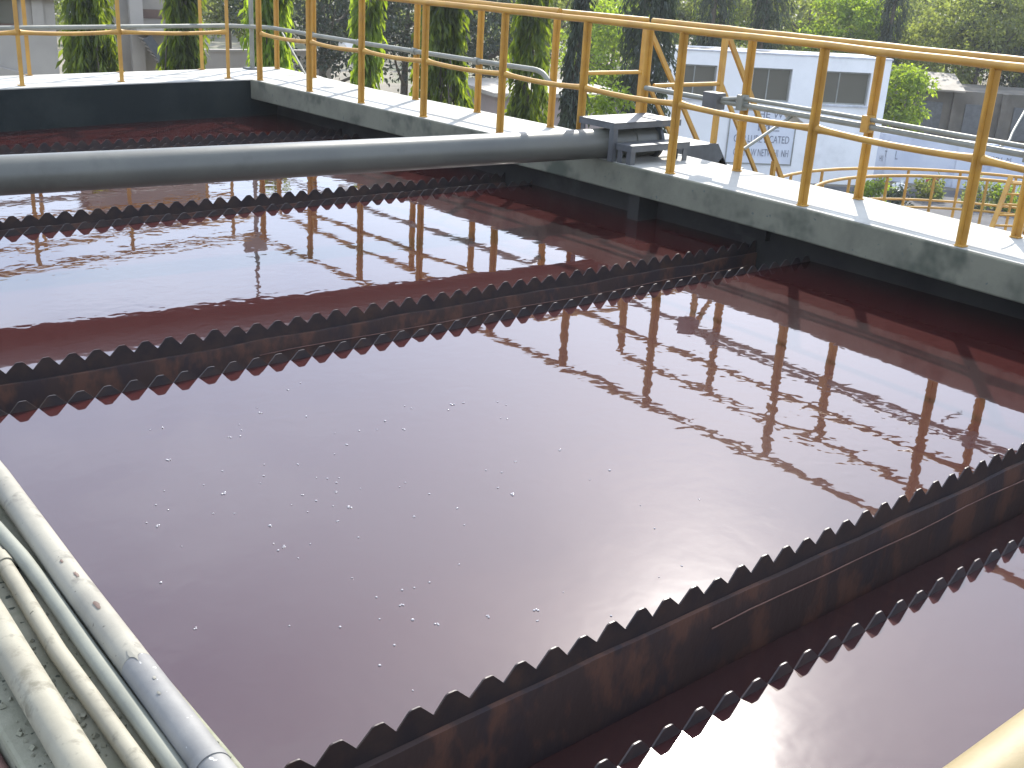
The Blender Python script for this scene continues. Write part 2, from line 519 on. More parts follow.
t = thing('tank_wall', 'concrete front wall of the tank under the pale yellow handrail', 'tank wall', (3, 0, GZ))
mb = MB()
mb.box((0.78, -0.6, WT - 0.2), (6.19, 0.40, WT))
mb.build('walkway_slab', M_TOP, t, 0.01)
mb = MB()
mb.box((0.78, 0.05, GZ), (6.6, 0.33, WT - 0.201))
mb.build('wall_face', M_RECESS, t)

# ------------------------------------------------------------------ weir troughs
def weir_plate(x_tip, y0, y1, x0=0.77, x1=6.715):
    """saw-toothed plate standing along x, its teeth 0.12 m apart"""
    pts = []
    k = math.floor((x0 - x_tip) / 0.12)
    xx = x_tip + k * 0.12
    notch = 0.0185
    while xx < x1 + 0.12:
        j = random.uniform(-0.0035, 0.0035) + (random.uniform(-0.008, 0.008) if random.random() < 0.06 else 0)
        q = random.uniform(-0.0025, 0.0025) - (random.uniform(0.003, 0.009) if random.random() < 0.07 else 0)
        for dx, z in ((-0.060, notch + random.uniform(-.002, .002)), (-0.0225 + j, TIP - 0.0075 + q), (-0.017 + j, TIP - 0.002 + q), (-0.010 + j, TIP + q), (0.010 + j, TIP + q), (0.017 + j, TIP - 0.002 + q), (0.0225 + j, TIP - 0.0075 + q)):
            pts.append((xx + dx, z))
        xx += 0.12
    pts = [p for p in pts if x0 < p[0] < x1]
    pts = [(x0, 0.03)] + pts + [(x1, 0.03)]
    n = len(pts)
    zb = -0.085
    v = []
    for y in (y0, y1):
        v += [(x, y, z) for x, z in pts] + [(x, y, zb) for x, z in pts]
    f = []
    for i in range(n - 1):
        f.append((i, n + i, n + i + 1, i + 1))                                   # front
        f.append((2 * n + i, 2 * n + i + 1, 3 * n + i + 1, 3 * n + i))           # back
        f.append((i, i + 1, 2 * n + i + 1, 2 * n + i))                           # top edge
        f.append((n + i, 3 * n + i, 3 * n + i + 1, n + i + 1))                   # bottom edge
    f.append((0, 2 * n, 3 * n, n))
    f.append((n - 1, 2 * n - 1, 4 * n - 1, 3 * n - 1))
    return MB().add(v, f)
TL = ['rust-streaked double saw-toothed weir trough beside the sun glint',
      'long dark saw-toothed weir trough, second from the thick grey pipe, clear of the glint',
      'narrow saw-toothed weir trough beside the thick grey pipe, away from the end wall',
      'saw-toothed weir trough between the thick grey pipe and the dark end wall']
for (yf, yb, xf, xb), lab in zip(TROUGHS, TL):
    t = thing('weir_trough', lab, 'weir trough', (3.7, (yf + yb) / 2, -0.6), 'weir troughs across the tank')
    weir_plate(xf, yf - 0.005, yf).build('weir_plate', M_WEIR, t)
    weir_plate(xb, yb, yb + 0.005).build('weir_plate', M_WEIR, t)
    # concrete sides, slightly uneven along their top edge
    for ya, yz in ((yf + 0.002, yf + 0.020), (yb - 0.020, yb - 0.002)):
        mb = MB()
        n = 60
        v = []
        for i in range(n + 1):
            x = 0.77 + (6.71 - 0.77) * i / n
            dz = mnoise.noise(Vector((x * 3, ya * 5, 0))) * 0.012
            dy = mnoise.noise(Vector((x * 2, ya * 5, 4))) * 0.006
            ia = ya if ya < (yf + yb) / 2 else ya + dy
            ib = yz + dy if ya < (yf + yb) / 2 else yz
            v += [(x, ia, -0.6), (x, ib, -0.6), (x, ib, -0.028 + dz), (x, ia, -0.028 + dz)]
        f = []
        for i in range(n):
            o = 4 * i
            for k in range(4):
                f.append((o + k, o + (k + 1) % 4, o + 4 + (k + 1) % 4, o + 4 + k))
        mb.add(v, f)
        mb.build('side_wall', M_CHAN, t)
    mb = MB()
    mb.box((0.77, yf + 0.046, -0.6), (6.71, yb - 0.046, -0.55))
    mb.build('floor_plate', M_CHAN, t)
    # cable clipped to the inner face
    mb = MB()
    c = [(2.6 + i * 0.2, yb - 0.031 + 0.003 * math.sin(i * 1.7), -0.105 + 0.004 * math.sin(i * 0.9)) for i in range(21)]
    mb.tube(c, 0.003, 6)
    mb.build('cable', M_RUST, t)
    cw = MB()
    a, b = yf + 0.03, yb - 0.03
    cw.add([(0.77, a, -0.29), (6.71, a, -0.29), (6.71, b, -0.29), (0.77, b, -0.29)], [(0, 1, 2, 3)])
    structure(cw.build('channel_water', M_CWATER))

# ------------------------------------------------------------------ foam bubbles on the liquor
BUB = [(2.11,4.16),(2.09,4.1),(2.24,3.96),(1.63,4.17),(1.68,4.16),(1.96,4.03),(1.94,3.97),(1.87,3.93),(1.91,3.92),(2.25,3.74),(2.35,3.71),(2.42,3.68),(2.5,3.74),(2.52,3.62),(2.23,3.61),(2.14,3.56),(2.67,3.84),(2.68,3.8),(2.81,3.7),(2.86,3.74),(2.92,3.73),(3.06,3.66),(3.07,3.61),(2.95,3.5),(2.97,3.48),(1.57,3.85),(1.7,3.65),(1.86,3.62),(1.81,3.53),(1.77,3.48),(1.59,3.58),(1.62,3.47),(1.97,3.55),(1.97,3.41),(2.0,3.38),(2.04,3.36),(2.01,3.33),(1.97,3.26),(1.85,3.31),(1.78,3.26),(1.87,3.24),(1.8,3.18),(1.9,3.17),(1.94,3.13),(1.85,3.06),(2.06,3.24),(2.19,3.17),(2.23,3.19),(2.25,3.06),(2.1,2.94),(2.27,2.91),(2.21,2.79),(2.56,3.11),(2.6,3.06),(2.5,2.96),(2.51,2.89),(2.71,3.11),(1.45,3.61),(1.38,3.52),(1.4,3.46),(1.3,3.41),(1.32,3.37),(1.52,3.35),(1.58,3.31),(1.64,3.16),(1.59,3.04),(1.58,2.99),(1.61,3.0),(1.61,2.91),(1.69,2.97),(1.85,2.92),(1.33,3.19),(1.18,3.01),(1.16,2.71),(1.69,2.7),(1.69,2.56),(1.78,2.55),(1.82,2.54),(1.88,2.54),(1.73,2.48),(2.03,2.58),(1.39,2.57),(1.51,2.48),(1.63,2.45),(1.71,2.39),(1.76,2.33),(1.91,2.28),(1.59,2.31),(1.5,2.25),(1.51,2.1),(1.91,2.27),(2.06,2.22),(2.02,2.17),(2.53,2.14),(2.23,2.06),(2.2,2.25),(2.42,4.33),(2.33,4.28),(2.65,2.15),(2.86,2.55),(2.77,2.39),(3.09,2.46),(2.98,2.84),(2.94,3.1),(2.85,2.82)]
def bubble_mesh(k):
    rr = random.Random(k)
    mb = MB()
    for j in range(1 if k < 4 else k - 2):
        r = rr.uniform(0.0045, 0.0075)
        ox, oy = (0, 0) if j == 0 else (rr.uniform(-.011, .011), rr.uniform(-.011, .011))
        seg, rings = 10, 4
        v = [(ox, oy, r * 0.8)]
        for i in range(1, rings + 1):
            a = PI / 2 * i / rings
            for s in range(seg):
                v.append((ox + r * math.sin(a) * math.cos(2 * PI * s / seg), oy + r * math.sin(a) * math.sin(2 * PI * s / seg), r * 0.8 * math.cos(a)))
        f = [(0, 1 + s, 1 + (s + 1) % seg) for s in range(seg)]
        for i in range(rings - 1):
            for s in range(seg):
                a, b = 1 + i * seg + s, 1 + i * seg + (s + 1) % seg
                f.append((a, a + seg, b + seg, b))
        mb.add(v, f, True)
    me = mb.mesh('foam_bubble')
    me.materials.append(M_BUB)
    return me
BM = [bubble_mesh(k) for k in range(6)]
for i, (x, y) in enumerate(BUB):
    o = bpy.data.objects.new('foam_bubble', BM[(i * 5) % 6])
    o.location = (x, y, WL + 0.0005)
    o.rotation_euler.z = random.uniform(0, 6)
    s = random.uniform(0.4, 0.8)
    o.scale = (s, s, s)
    COL.objects.link(o)
    tag(o, 'tiny pale foam bubble floating on the reddish water', 'bubble', 'foam bubbles on the water')

# ------------------------------------------------------------------ thick grey pipe across the tank
t = thing('pipe', 'thick grey painted pipe spanning the tank above the water', 'pipe', (4, 6.85, WT))
P0, P1 = Vector((0.30, 7.175, 0.552)), Vector((7.02, 6.585, 0.571))
mb = MB()
mb.tube([P0, P0.lerp(P1, 0.33) + Vector((0, 0, -0.004)), P0.lerp(P1, 0.66) + Vector((0, 0, -0.004)), P1], 0.119, 40)
mb.build('pipe_body', M_PIPE, t)
dirp = (P1 - P0).normalized()
mb = MB()
q = P0.lerp(P1, 0.972)
mb.tube([q - dirp * 0.05, q + dirp * 0.05], 0.126, 40)
mb.build('coupling', M_PIPE, t)
MB().tube([P1 + dirp * 0.001, P1 + dirp * 0.03], 0.15, 40).build('end_flange', M_DSTEEL, t)
mb = MB()
mb.tube([P0 - dirp * 0.02 + dirp * 0.1, P0 + dirp * 0.2], 0.126, 40)
mb.build('coupling', M_PIPE, t)

# ------------------------------------------------------------------ railings
def railing(label, posts, zb, top_h=1.044, mid_h=0.525, mids=True, extend=(0, 0), group=None, post_w=0.044, name='railing', flare=True, mid_mat=None, postlist=None):
    cx = sum(p[0] for p in posts) / len(posts)
    cy = sum(p[1] for p in posts) / len(posts)
    t = thing(name, label, 'railing', (cx, cy, zb), group)
    V = [Vector((p[0], p[1], zb)) for p in posts]
    for i, p in enumerate(V):
        if postlist is not None and i not in postlist:
            continue
        a = V[max(i - 1, 0)]
        b = V[min(i + 1, len(V) - 1)]
        d = (b - a).normalized()
        s = Vector((-d.y, d.x, 0))
        mb = MB()
        # angle-iron post: two legs of an L
        w2 = post_w / 2
        mb.obox(p + Vector((0, 0, top_h / 2)), d, s, Vector((0, 0, 1)), (w2, 0.004, top_h / 2))
        mb.obox(p + d * (w2 - 0.004) + s * (w2 + 0.0045) + Vector((0, 0, top_h / 2)), d, s, Vector((0, 0, 1)), (0.004, w2, top_h / 2))
        po = mb.build('post', M_YEL, t)
        mb = MB()
        mb.obox(p + s * 0.018 + Vector((0, 0, 0.007)), d, s, Vector((0, 0, 1)), (0.03, 0.03, 0.004))
        mb.build('base_plate', M_YEL, po)
    zt = Vector((0, 0, top_h + 0.018))
    pts = [v + zt for v in V]
    if extend[0]:
        pts[0] = pts[0] + (pts[0] - pts[1]).normalized() * extend[0]
    if extend[1]:
        pts[-1] = pts[-1] + (pts[-1] - pts[-2]).normalized() * extend[1]
    fine = []
    for i in range(len(pts) - 1):
        for k in range(4):
            q = pts[i].lerp(pts[i + 1], k / 4)
            fine.append(q + Vector((0, 0, random.uniform(-0.003, 0.003))))
    fine.append(pts[-1])
    MB().tube(fine, 0.026, 14).build('top_rail', M_YEL, t)
    if mids:
        for i in range(len(V) - 1):
            a, b = V[i] + Vector((0, 0, mid_h)), V[i + 1] + Vector((0, 0, mid_h))
            d = (b - a).normalized()
            L = (b - a).length
            s = Vector((-d.y, d.x, 0)) * 0.0
            a, b = a + d * (post_w / 2), b - d * (post_w / 2)
            ps, rs = [], []
            for u in (0, 0.03, 0.08, 0.16, 0.3, 0.5, 0.7, 0.84, 0.92, 0.97, 1):
                sag = -0.016 * math.sin(PI * u) if flare else 0
                ps.append(a.lerp(b, u) + Vector((0, 0, sag)))
                e = min(u, 1 - u)
                rs.append(0.0215 + (0.010 * math.exp(-e / 0.05) if flare else 0))
            MB().tube(ps, rs, 12).build('mid_rail', mid_mat or M_YEL, t)
    return t

YS = [1.0, 2.15, 3.35, 4.59, 5.87, 6.93, 7.97, 9.11, 10.18, 11.20, 12.31]
IN = [(lerp_line(INNER, y) + 0.075, y) for y in YS]
railing('inner yellow railing on the tank side of the long white walkway', IN, WT + 0.003, extend=(0.5, 0.0))
FI = [(x, far_in(x) + 0.14) for x in (-1.6, -0.4, 0.7, 1.72, 2.70, 3.684, 4.795, 6.121)]
railing('inner yellow railing on the tank side of the end-wall walkway', FI, WT, extend=(0, 0.30))
FO = [(x, far_out(x) - 0.07) for x in (-1.4, -0.2, 0.9, 1.95, 3.0, 4.05, 5.15, 6.24)]
railing('outer yellow railing along the end-wall walkway, in front of the trees', FO, WT, mids=False, extend=(0, 0.9))
def ox(y):
    return lerp_line(OUTER, y) - 0.13
OUT1 = [(ox(y), y) for y in (8.145, 9.24, 10.30, 11.35, 12.48, 13.50)]
railing('outer yellow railing between the stair landing and the end wall', OUT1, WT + 0.003, mids=False)
OUT2 = [(ox(y), y) for y in (1.0, 2.1, 3.31, 4.56, 5.735, 6.90)]
railing('outer yellow railing carrying two grey conduits, ending at the stair landing', OUT2, WT + 0.003, mids=False)
railing('pale yellow handrail close over the front wall of the tank', [(-1.2, 0.217), (0.15, 0.203), (1.5, 0.19), (2.8, 0.18), (4.1, 0.18), (5.4, 0.18)], WT, top_h=1.03, group=None, postlist=[0, 2, 3, 4, 5])
for o in bpy.data.objects:
    if o.parent and o.parent.get('label', '').startswith('pale yellow handrail') and o.type == 'MESH':
        o.data.materials[0] = M_YELP

# ------------------------------------------------------------------ conduits along the outer railings
def bend(pts, r=0.06, n=5):
    pts = [Vector(p) for p in pts]
    out = [pts[0]]
    for i in range(1, len(pts) - 1):
        a = (pts[i - 1] - pts[i])
        b = (pts[i + 1] - pts[i])
        ra = min(r, a.length * 0.45)
        rb = min(r, b.length * 0.45)
        p, q = pts[i] + a.normalized() * ra, pts[i] + b.normalized() * rb
        for k in range(n + 1):
            u = k / n
            out.append(p.lerp(pts[i], u).lerp(pts[i].lerp(q, u), u))
    out.append(pts[-1])
    return out
CZ_ = 0.955
t = thing('conduit', 'grey conduit pipe along the outer railing, turning the corner at the lamp pole', 'conduit', (7.2, 13.2, WT))
c = [(-1.5, far_out(-1.5) - 0.12, CZ_ - 0.01), (3.0, far_out(3.0) - 0.12, CZ_ - 0.01), (6.6, far_out(6.6) - 0.12, CZ_ + 0.02)]
MB().tube(bend(c + [(7.14, 13.42, CZ_ + 0.01), (7.17, 12.6, CZ_)] + [(ox(y) - 0.055, y, CZ_ + 0.004) for y in (11.35, 10.3, 9.24)] + [(ox(8.4) - 0.055, 8.28, CZ_ + 0.01), (ox(8.2) - 0.055, 8.14, 0.86)], 0.12), 0.025, 12).build('conduit_pipe', M_GALV, t)
for y in (12.48, 11.35, 10.3, 9.24):
    x = ox(y) - 0.055
    mb = MB()
    d = Vector((0, 1, 0))
    mb.tube([Vector((x, y - 0.03, CZ_ + 0.003)), Vector((x, y + 0.03, CZ_ + 0.003))], 0.036, 12)
    mb.build('clamp', M_GALV, t)
t = thing('conduit', 'pair of grey conduit pipes with a square junction box on the outer railing', 'conduit', (7.1, 4, WT))
c = [(ox(y) - 0.055, y, CZ_ + 0.012) for y in (6.86, 5.735, 4.56, 3.31, 2.1, 0.9)]
MB().tube(c, 0.021, 12).build('conduit_pipe', M_GALV, t)
c = [(ox(y) - 0.060, y, CZ_ + 0.062) for y in (5.72, 4.56, 3.31, 2.1, 0.9)]
MB().tube(bend([(ox(5.9) - 0.06, 5.95, CZ_ + 0.03)] + c, 0.05), 0.016, 12).build('conduit_pipe', M_GALV, t)
mb = MB()
yb_ = 6.03
mb.box((ox(yb_) - 0.125, yb_ - 0.075, CZ_ - 0.055), (ox(yb_) - 0.015, yb_ + 0.075, CZ_ + 0.075))
mb.build('junction_box', M_STEEL, t, 0.006)
for y in (4.56, 3.31, 5.735):
    mb = MB()
    mb.box((ox(y) - 0.098, y - 0.028, CZ_ - 0.028), (ox(y) - 0.020, y + 0.028, CZ_ + 0.088))
    mb.build('clamp', M_YEL if y == 4.56 else M_GALV, t)
# floodlights
def floodlight(label, base, head, facing, size, curve=0.0):
    t = thing('floodlight', label, 'floodlight', base)
    b, h = Vector(base), Vector(head)
    mid = b.lerp(h, 0.5) + Vector((0, 0, curve))
    ps = [b.lerp(mid, u).lerp(mid.lerp(h, u), u) for u in [i / 8 for i in range(9)]]
    MB().tube(ps, 0.014, 10).build('bracket', M_GALV, t)
    f = Vector(facing).normalized()
    s = f.cross(Vector((0, 0, 1))).normalized()
    u = s.cross(f)
    mb = MB()
    w, hgt, dep = size
    v = []
    for k, (sw, sh) in ((0, (1, 1)), (1, (0.55, 0.5))):
        for a, c in ((-1, -1), (1, -1), (1, 1), (-1, 1)):
            v.append(h + f * (dep * (0.5 - k)) + s * (a * w / 2 * sw) + u * (c * hgt / 2 * sh))
    mb.add(v, [(0, 1, 2, 3), (7, 6, 5, 4), (0, 4, 5, 1), (1, 5, 6, 2), (2, 6, 7, 3), (3, 7, 4, 0)])
    mb.build('housing', M_LAMP, t, 0.006)
    mb = MB()
    mb.obox(h + f * (dep * 0.5 + 0.004), s, u, f, (w * 0.42, hgt * 0.42, 0.003))
    mb.build('lens', M_GLASS, t)
    return t
floodlight('small white floodlight clamped to the conduit near the lamp pole corner', (ox(11.8) - 0.055, 11.83, CZ_), (ox(11.8) + 0.05, 11.86, CZ_ - 0.06), (0.7, 0.3, -0.5), (0.17, 0.12, 0.10))
floodlight('white floodlight on a slanting bracket fixed to the outer railing past the junction box', (ox(5.735) + 0.03, 5.735, 0.62), (7.90, 5.80, 0.865), (0.8, -0.2, -0.45), (0.26, 0.13, 0.20))
t = None
MB().tube(bend([(7.10, 3.60, 0.97), (7.27, 3.63, 0.985), (7.43, 3.70, 1.03), (7.81, 3.83, 1.15)], 0.08), 0.008, 10).build('bent_pipe', M_GALV, t)
tag(bpy.data.objects['bent_pipe'], 'thin bent grey pipe rising from the conduits against the pale blue wall', 'pipe')
# lamp pole at the corner with a control box
t = thing('lamp_pole', 'grey lamp pole with a box at the far corner of the walkway', 'lamp pole', (6.93, 13.55, WT))
MB().tube([(6.93, 13.55, WT), (6.93, 13.55, 1.6), (6.93, 13.55, 2.85)], [0.03, 0.03, 0.022], 14).build('pole', M_GALV, t)
MB().box((6.84, 13.46, WT), (7.02, 13.64, WT + 0.02)).build('base_plate', M_DSTEEL, t)
MB().box((6.72, 13.44, 1.70), (7.02, 13.515, 1.98)).build('control_box', M_GREYB, t, 0.008)
MB().tube(bend([(6.93, 13.55, 2.84), (6.95, 13.65, 3.0), (7.02, 13.95, 3.05)], 0.08), 0.018, 10).build('lamp_arm', M_GALV, t)
MB().obox((7.06, 14.05, 3.04), Vector((1, 0, 0)), Vector((0, 1, 0)), Vector((0, 0, 1)), (0.07, 0.16, 0.04)).build('lamp_head', M_LAMP, t, 0.02)
MB().beam((7.20, 13.25, 0.92), (7.24, 12.75, 0.47), 0.018, 0.018).build('brace', M_GALV, t)

# ------------------------------------------------------------------ step platforms over the pipe
def stand(label, x0, x1, y0, y1, zt, skip=()):
    t = thing('step_platform', label, 'step platform', ((x0 + x1) / 2, (y0 + y1) / 2, WT), 'grey steel steps over the pipe')
    MB().box((x0, y0, zt - 0.008), (x1, y1, zt)).build('tread_plate', M_STEEL, t, 0.003)
    mb = MB()
    mb.box((x0 + .002, y0 + .002, zt - 0.052), (x1 - .002, y0 + 0.01, zt - 0.0085))
    mb.box((x0 + .002, y1 - 0.01, zt - 0.052), (x1 - .002, y1 - .002, zt - 0.0085))
    mb.box((x0 + .003, y0 + 0.0105, zt - 0.052), (x0 + 0.011, y1 - 0.0105, zt - 0.0085))
    mb.box((x1 - 0.011, y0 + 0.0105, zt - 0.052), (x1 - .003, y1 - 0.0105, zt - 0.0085))
    mb.build('frame', M_STEEL, t)
    for i, (x, y, sx, sy) in enumerate(((x0 + .013, y0 + .012, 1, 1), (x1 - .013, y0 + .012, -1, 1), (x1 - .013, y1 - .012, -1, -1), (x0 + .013, y1 - .012, 1, -1))):
        mb = MB()
        mb.box((min(x, x + sx * .05), min(y, y + sy * .006), WT + .003), (max(x, x + sx * .05), max(y, y + sy * .006), zt - 0.009))
        mb.box((min(x, x + sx * .006), min(y + sy * .0065, y + sy * .05), WT + .003), (max(x, x + sx * .006), max(y + sy * .0065, y + sy * .05), zt - 0.009))
        mb.build('leg', M_STEEL, t)
stand('taller grey steel step standing over the thick pipe', 6.44, 7.23, 6.445, 6.86, 0.757)
stand('lower grey steel step in front of the taller step', 6.47, 7.16, 6.26, 6.435, 0.602)

# ------------------------------------------------------------------ stair with landing on the outer side
t = thing('steel_stair', 'steep yellow-railed steel stair with a landing, going down outside the walkway', 'stair', (8.5, 7.5, GZ))
MB().box((7.36, 6.87, WT - 0.012), (8.2, 7.895, WT - 0.002)).build('landing_plate', M_TOP, t)
mb = MB()
mb.add([(7.62, 6.845, WT), (8.215, 6.845, WT), (8.40, 6.845, 0.21), (7.72, 6.845, 0.20)] + [(7.62, 6.865, WT), (8.215, 6.865, WT), (8.40, 6.865, 0.21), (7.72, 6.865, 0.20)],
       [(3, 2, 1, 0), (4, 5, 6, 7), (0, 1, 5, 4), (1, 2, 6, 5), (2, 3, 7, 6), (3, 0, 4, 7)])
mb.build('skirt_plate', M_DSTEEL, t)
mb = MB()
mb.add([(7.45, 7.900, WT), (8.215, 7.900, WT), (8.40, 7.900, 0.21), (7.45, 7.900, 0.20)] + [(7.45, 7.915, WT), (8.215, 7.915, WT), (8.40, 7.915, 0.21), (7.45, 7.915, 0.20)],
       [(3, 2, 1, 0), (4, 5, 6, 7), (0, 1, 5, 4), (1, 2, 6, 5), (2, 3, 7, 6), (3, 0, 4, 7)])
mb.build('skirt_plate', M_DSTEEL, t)
SL = -1.27
xb = 8.22 + (WT - GZ - 0.2) / 1.27
for y in (6.855, 7.91):
    MB().beam((8.24, y, WT - 0.18), (xb, y, GZ + 0.05), 0.02, 0.16).build('stringer', M_YEL, t)
for k in range(18):
    z = WT - 0.26 * (k + 1)
    x = 8.22 + 0.26 * (k + 1) / 1.27
    MB().box((x, 6.87, z - 0.02), (x + 0.24, 7.895, z)).build('tread', M_STEEL, t)
for y, xs_ in ((6.885, 7.30), (7.88, 7.36)):
    for x in (8.19,):
        MB().box((x - 0.022, y - 0.022, WT - 0.1), (x + 0.022, y + 0.022, WT + 1.0)).build('post', M_YEL, t)
    MB().tube([(xs_ + 0.02, y, WT + 0.535), (8.17, y, WT + 0.535)], 0.0185, 12).build('mid_rail', M_YEL, t)
    MB().beam((8.19, y, WT + 1.0), (8.19 + 5.0 / 1.27, y, WT + 1.0 - 5.0), 0.03, 0.045).build('handrail', M_YEL, t)
    MB().beam((8.19, y, WT + 0.55), (8.19 + 4.9 / 1.27, y, WT + 0.55 - 4.9), 0.026, 0.036).build('mid_rail', M_YEL, t)
MB().tube([(7.30, 8.115, WT + 1.062), (8.21, 7.88, WT + 1.02)], 0.024, 12).build('top_rail', M_YEL, t)
for k in range(1, 5):
    x = 8.19 + k * 0.95
    z = WT - (x - 8.19) * 1.27
    for y in (6.885, 7.88):
        MB().box((x - 0.02, y - 0.02, z - 0.1), (x + 0.02, y + 0.02, z + 0.98)).build('post', M_YEL, t)

# ------------------------------------------------------------------ pipes on the side wall
def side_pipe(label, pts, r, m, rings=(), extra=None, name='wall_pipe'):
    t = thing(name, label, 'pipe', (pts[0][0], 3, WT), 'pipes along the mossy side wall')
    MB().tube(pts, r, 28).build('pipe_body', m, t)
    for y, w_, k in rings:
        x = pts[0][0]
        for a, b in zip(pts, pts[1:]):
            if a[1] <= y <= b[1]:
                u = (y - a[1]) / (b[1] - a[1])
                x = a[0] + (b[0] - a[0]) * u
                z = a[2] + (b[2] - a[2]) * u
        MB().tube([(x, y - w_ / 2, z), (x, y + w_ / 2, z)], r * k, 28).build('coupling', m, t)
    return t
t1 = side_pipe('thickest white painted pipe at the water edge, flaking paint', [(0.7155, 1.98, WT + .036), (0.726, 2.4, WT + .036), (0.750, 3.05, WT + .036), (0.775, 5, WT + .036), (0.79, 11.4, WT + .036)], 0.034, M_PVC)
MB().tube([(0.675, 0.6, WT + .036), (0.7155, 1.9785, WT + .036)], 0.0344, 28).build('pipe_body', M_PVCB, t1)
MB().tube([(0.7035, 1.60, WT + .036), (0.7045, 1.622, WT + .036)], 0.0368, 28).build('coupling', M_PVCB, t1)
def flake(yc, ang, sy, sa, m, seed, lift=0.0012):
    rr = random.Random(seed)
    n = 14
    v = []
    xc = 0.675 + (yc - 0.6) * (0.7155 - 0.675) / 1.3785 if yc < 1.98 else 0.7155 + (yc - 1.98) * 0.026
    for k in range(n):
        a = 2 * PI * k / n
        q = rr.uniform(0.55, 1.1)
        t_ = ang + math.sin(a) * sa * q
        r_ = 0.0346 + lift
        v.append((xc + r_ * math.cos(t_), yc + math.cos(a) * sy * q, WT + .036 + r_ * math.sin(t_)))
    v.append((xc + 0.0362 * math.cos(ang), yc, WT + .036 + 0.0362 * math.sin(ang)))
    MB().add(v, [(k, (k + 1) % n, n) for k in range(n)]).build('paint_flake', m, t1)
flake(1.985, 1.75, 0.030, 0.30, M_PVC, 3)
flake(2.21, 1.7, 0.022, 0.22, M_BROWN, 4)
flake(2.36, 1.55, 0.016, 0.16, M_BROWN, 8, 0.0008)
flake(2.44, 1.8, 0.010, 0.12, M_BROWN, 9, 0.0008)
flake(1.88, 1.6, 0.006, 0.10, M_PVC, 10)
flake(1.83, 1.9, 0.007, 0.10, M_PVC, 11)
side_pipe('slim grey-green pipe lying against the thickest white pipe', [(0.635, 0.6, WT + .020), (0.655, 1.5, WT + .020), (0.664, 2.1, WT + .020), (0.672, 2.42, WT + .022), (0.668, 2.58, WT + .032), (0.652, 2.85, WT + .045), (0.64, 4, WT + .048), (0.64, 11, WT + .048)], 0.0185, M_GPIPE)
side_pipe('slim cream pipe with a coupling between the grey-green pipe and the fat cream pipe', [(0.603, 0.6, WT + .021), (0.6055, 1.6, WT + .021), (0.608, 2.15, WT + .021), (0.628, 2.6, WT + .021), (0.632, 2.75, WT + .021), (0.60, 4, WT + .021), (0.59, 11, WT + .021)], 0.0195, M_CREAM, rings=((2.60, 0.05, 1.18),))
side_pipe('fat cream pipe nearest the reddish kerb on the side wall', [(0.50, 0.6, WT + .038), (0.512, 1.75, WT + .038), (0.522, 2.15, WT + .038), (0.535, 2.6, WT + .038), (0.54, 4, WT + .038), (0.54, 11, WT + .038)], 0.036, M_CREAM)
t = thing('wall_pipe', 'rusty reddish pipe below the edge of the mossy coping', 'pipe', (0.40, 3, WT - 0.1), 'pipes along the mossy side wall')
MB().tube([(0.400, 0.6, WT - 0.06), (0.400, 3, WT - 0.06), (0.400, 11, WT - 0.06)], 0.036, 20).build('pipe_body', M_RUST, t)
# grit and lime crumbs lying between the pipes
mb = MB()
for i in range(420):
    x, y = random.choice([random.uniform(0.55, 0.59), random.uniform(0.555, 0.575), random.uniform(0.626, 0.648), random.uniform(0.45, 0.49)]), random.uniform(1.2, 4.2)
    s = random.uniform(0.0015, 0.006)
    ax = Vector((random.gauss(0, 1), random.gauss(0, 1), random.gauss(0, 1))).normalized()
    b1 = ax.orthogonal().normalized()
    mb.obox((x, y, WT + s * 0.4), ax, b1, ax.cross(b1), (s, s * random.uniform(.5, 1), s * random.uniform(.4, .8)))
o = mb.build('grit', M_MOSS)
o['kind'] = 'stuff'
o['label'] = 'mossy grit and lime crumbs between the pipes on the side wall'
o['category'] = 'grit'

# ------------------------------------------------------------------ lower round tank with two ring railings
RC = Vector((15.3, 7.1))
RZ = -1.96
t = thing('round_tank', 'lower round concrete tank with a pebbly rim walkway', 'round tank', (RC.x, RC.y, GZ))
def ring(mb, r0, r1, z0, z1, seg=72):
    v, f = [], []
    for i in range(seg):
        a = 2 * PI * i / seg
        c, s = math.cos(a), math.sin(a)
        for r, z in ((r0, z0), (r1, z0), (r1, z1), (r0, z1)):
            v.append((RC.x + r * c, RC.y + r * s, z))
    for i in range(seg):
        o, p = 4 * i, 4 * ((i + 1) % seg)
        for k in range(4):
            f.append((o + k, o + (k + 1) % 4, p + (k + 1) % 4, p + k))
    return mb.add(v, f)
ring(MB(), 2.90, 3.75, RZ - 0.15, RZ).build('rim_walkway', M_PEB, t)
ring(MB(), 3.1, 3.4, GZ, RZ - 0.151).build('tank_shell', M_GREYB, t)
mb = MB()
mb.add([(RC.x + 3.2 * math.cos(2 * PI * i / 48), RC.y + 3.2 * math.sin(2 * PI * i / 48), RZ - 0.35) for i in range(48)], [tuple(range(48))])
mb.build('tank_content', M_ASPH, t)
def ring_rail(label, R, n, ph):
    t = thing('ring_railing', label, 'railing', (RC.x, RC.y, RZ), 'ring railings of the round tank')
    P = [Vector((RC.x + R * math.cos(2 * PI * i / n + ph), RC.y + R * math.sin(2 * PI * i / n + ph), RZ)) for i in range(n)]
    for p in P:
        MB().tube([p, p + Vector((0, 0, 1.0))], 0.024, 8).build('post', M_YEL, t)
    for h, nm, r in ((1.01, 'top_rail', 0.025), (0.5, 'mid_rail', 0.02)):
        c = [Vector((RC.x + R * math.cos(2 * PI * i / 72), RC.y + R * math.sin(2 * PI * i / 72), RZ + h)) for i in range(73)]
        MB().tube(c, r, 8, caps=False).build(nm, M_YEL, t)
ring_rail('wider yellow ring railing round the lower tank', 3.65, 26, 0.05)
ring_rail('smaller yellow ring railing round the lower tank', 2.99, 22, 0.12)
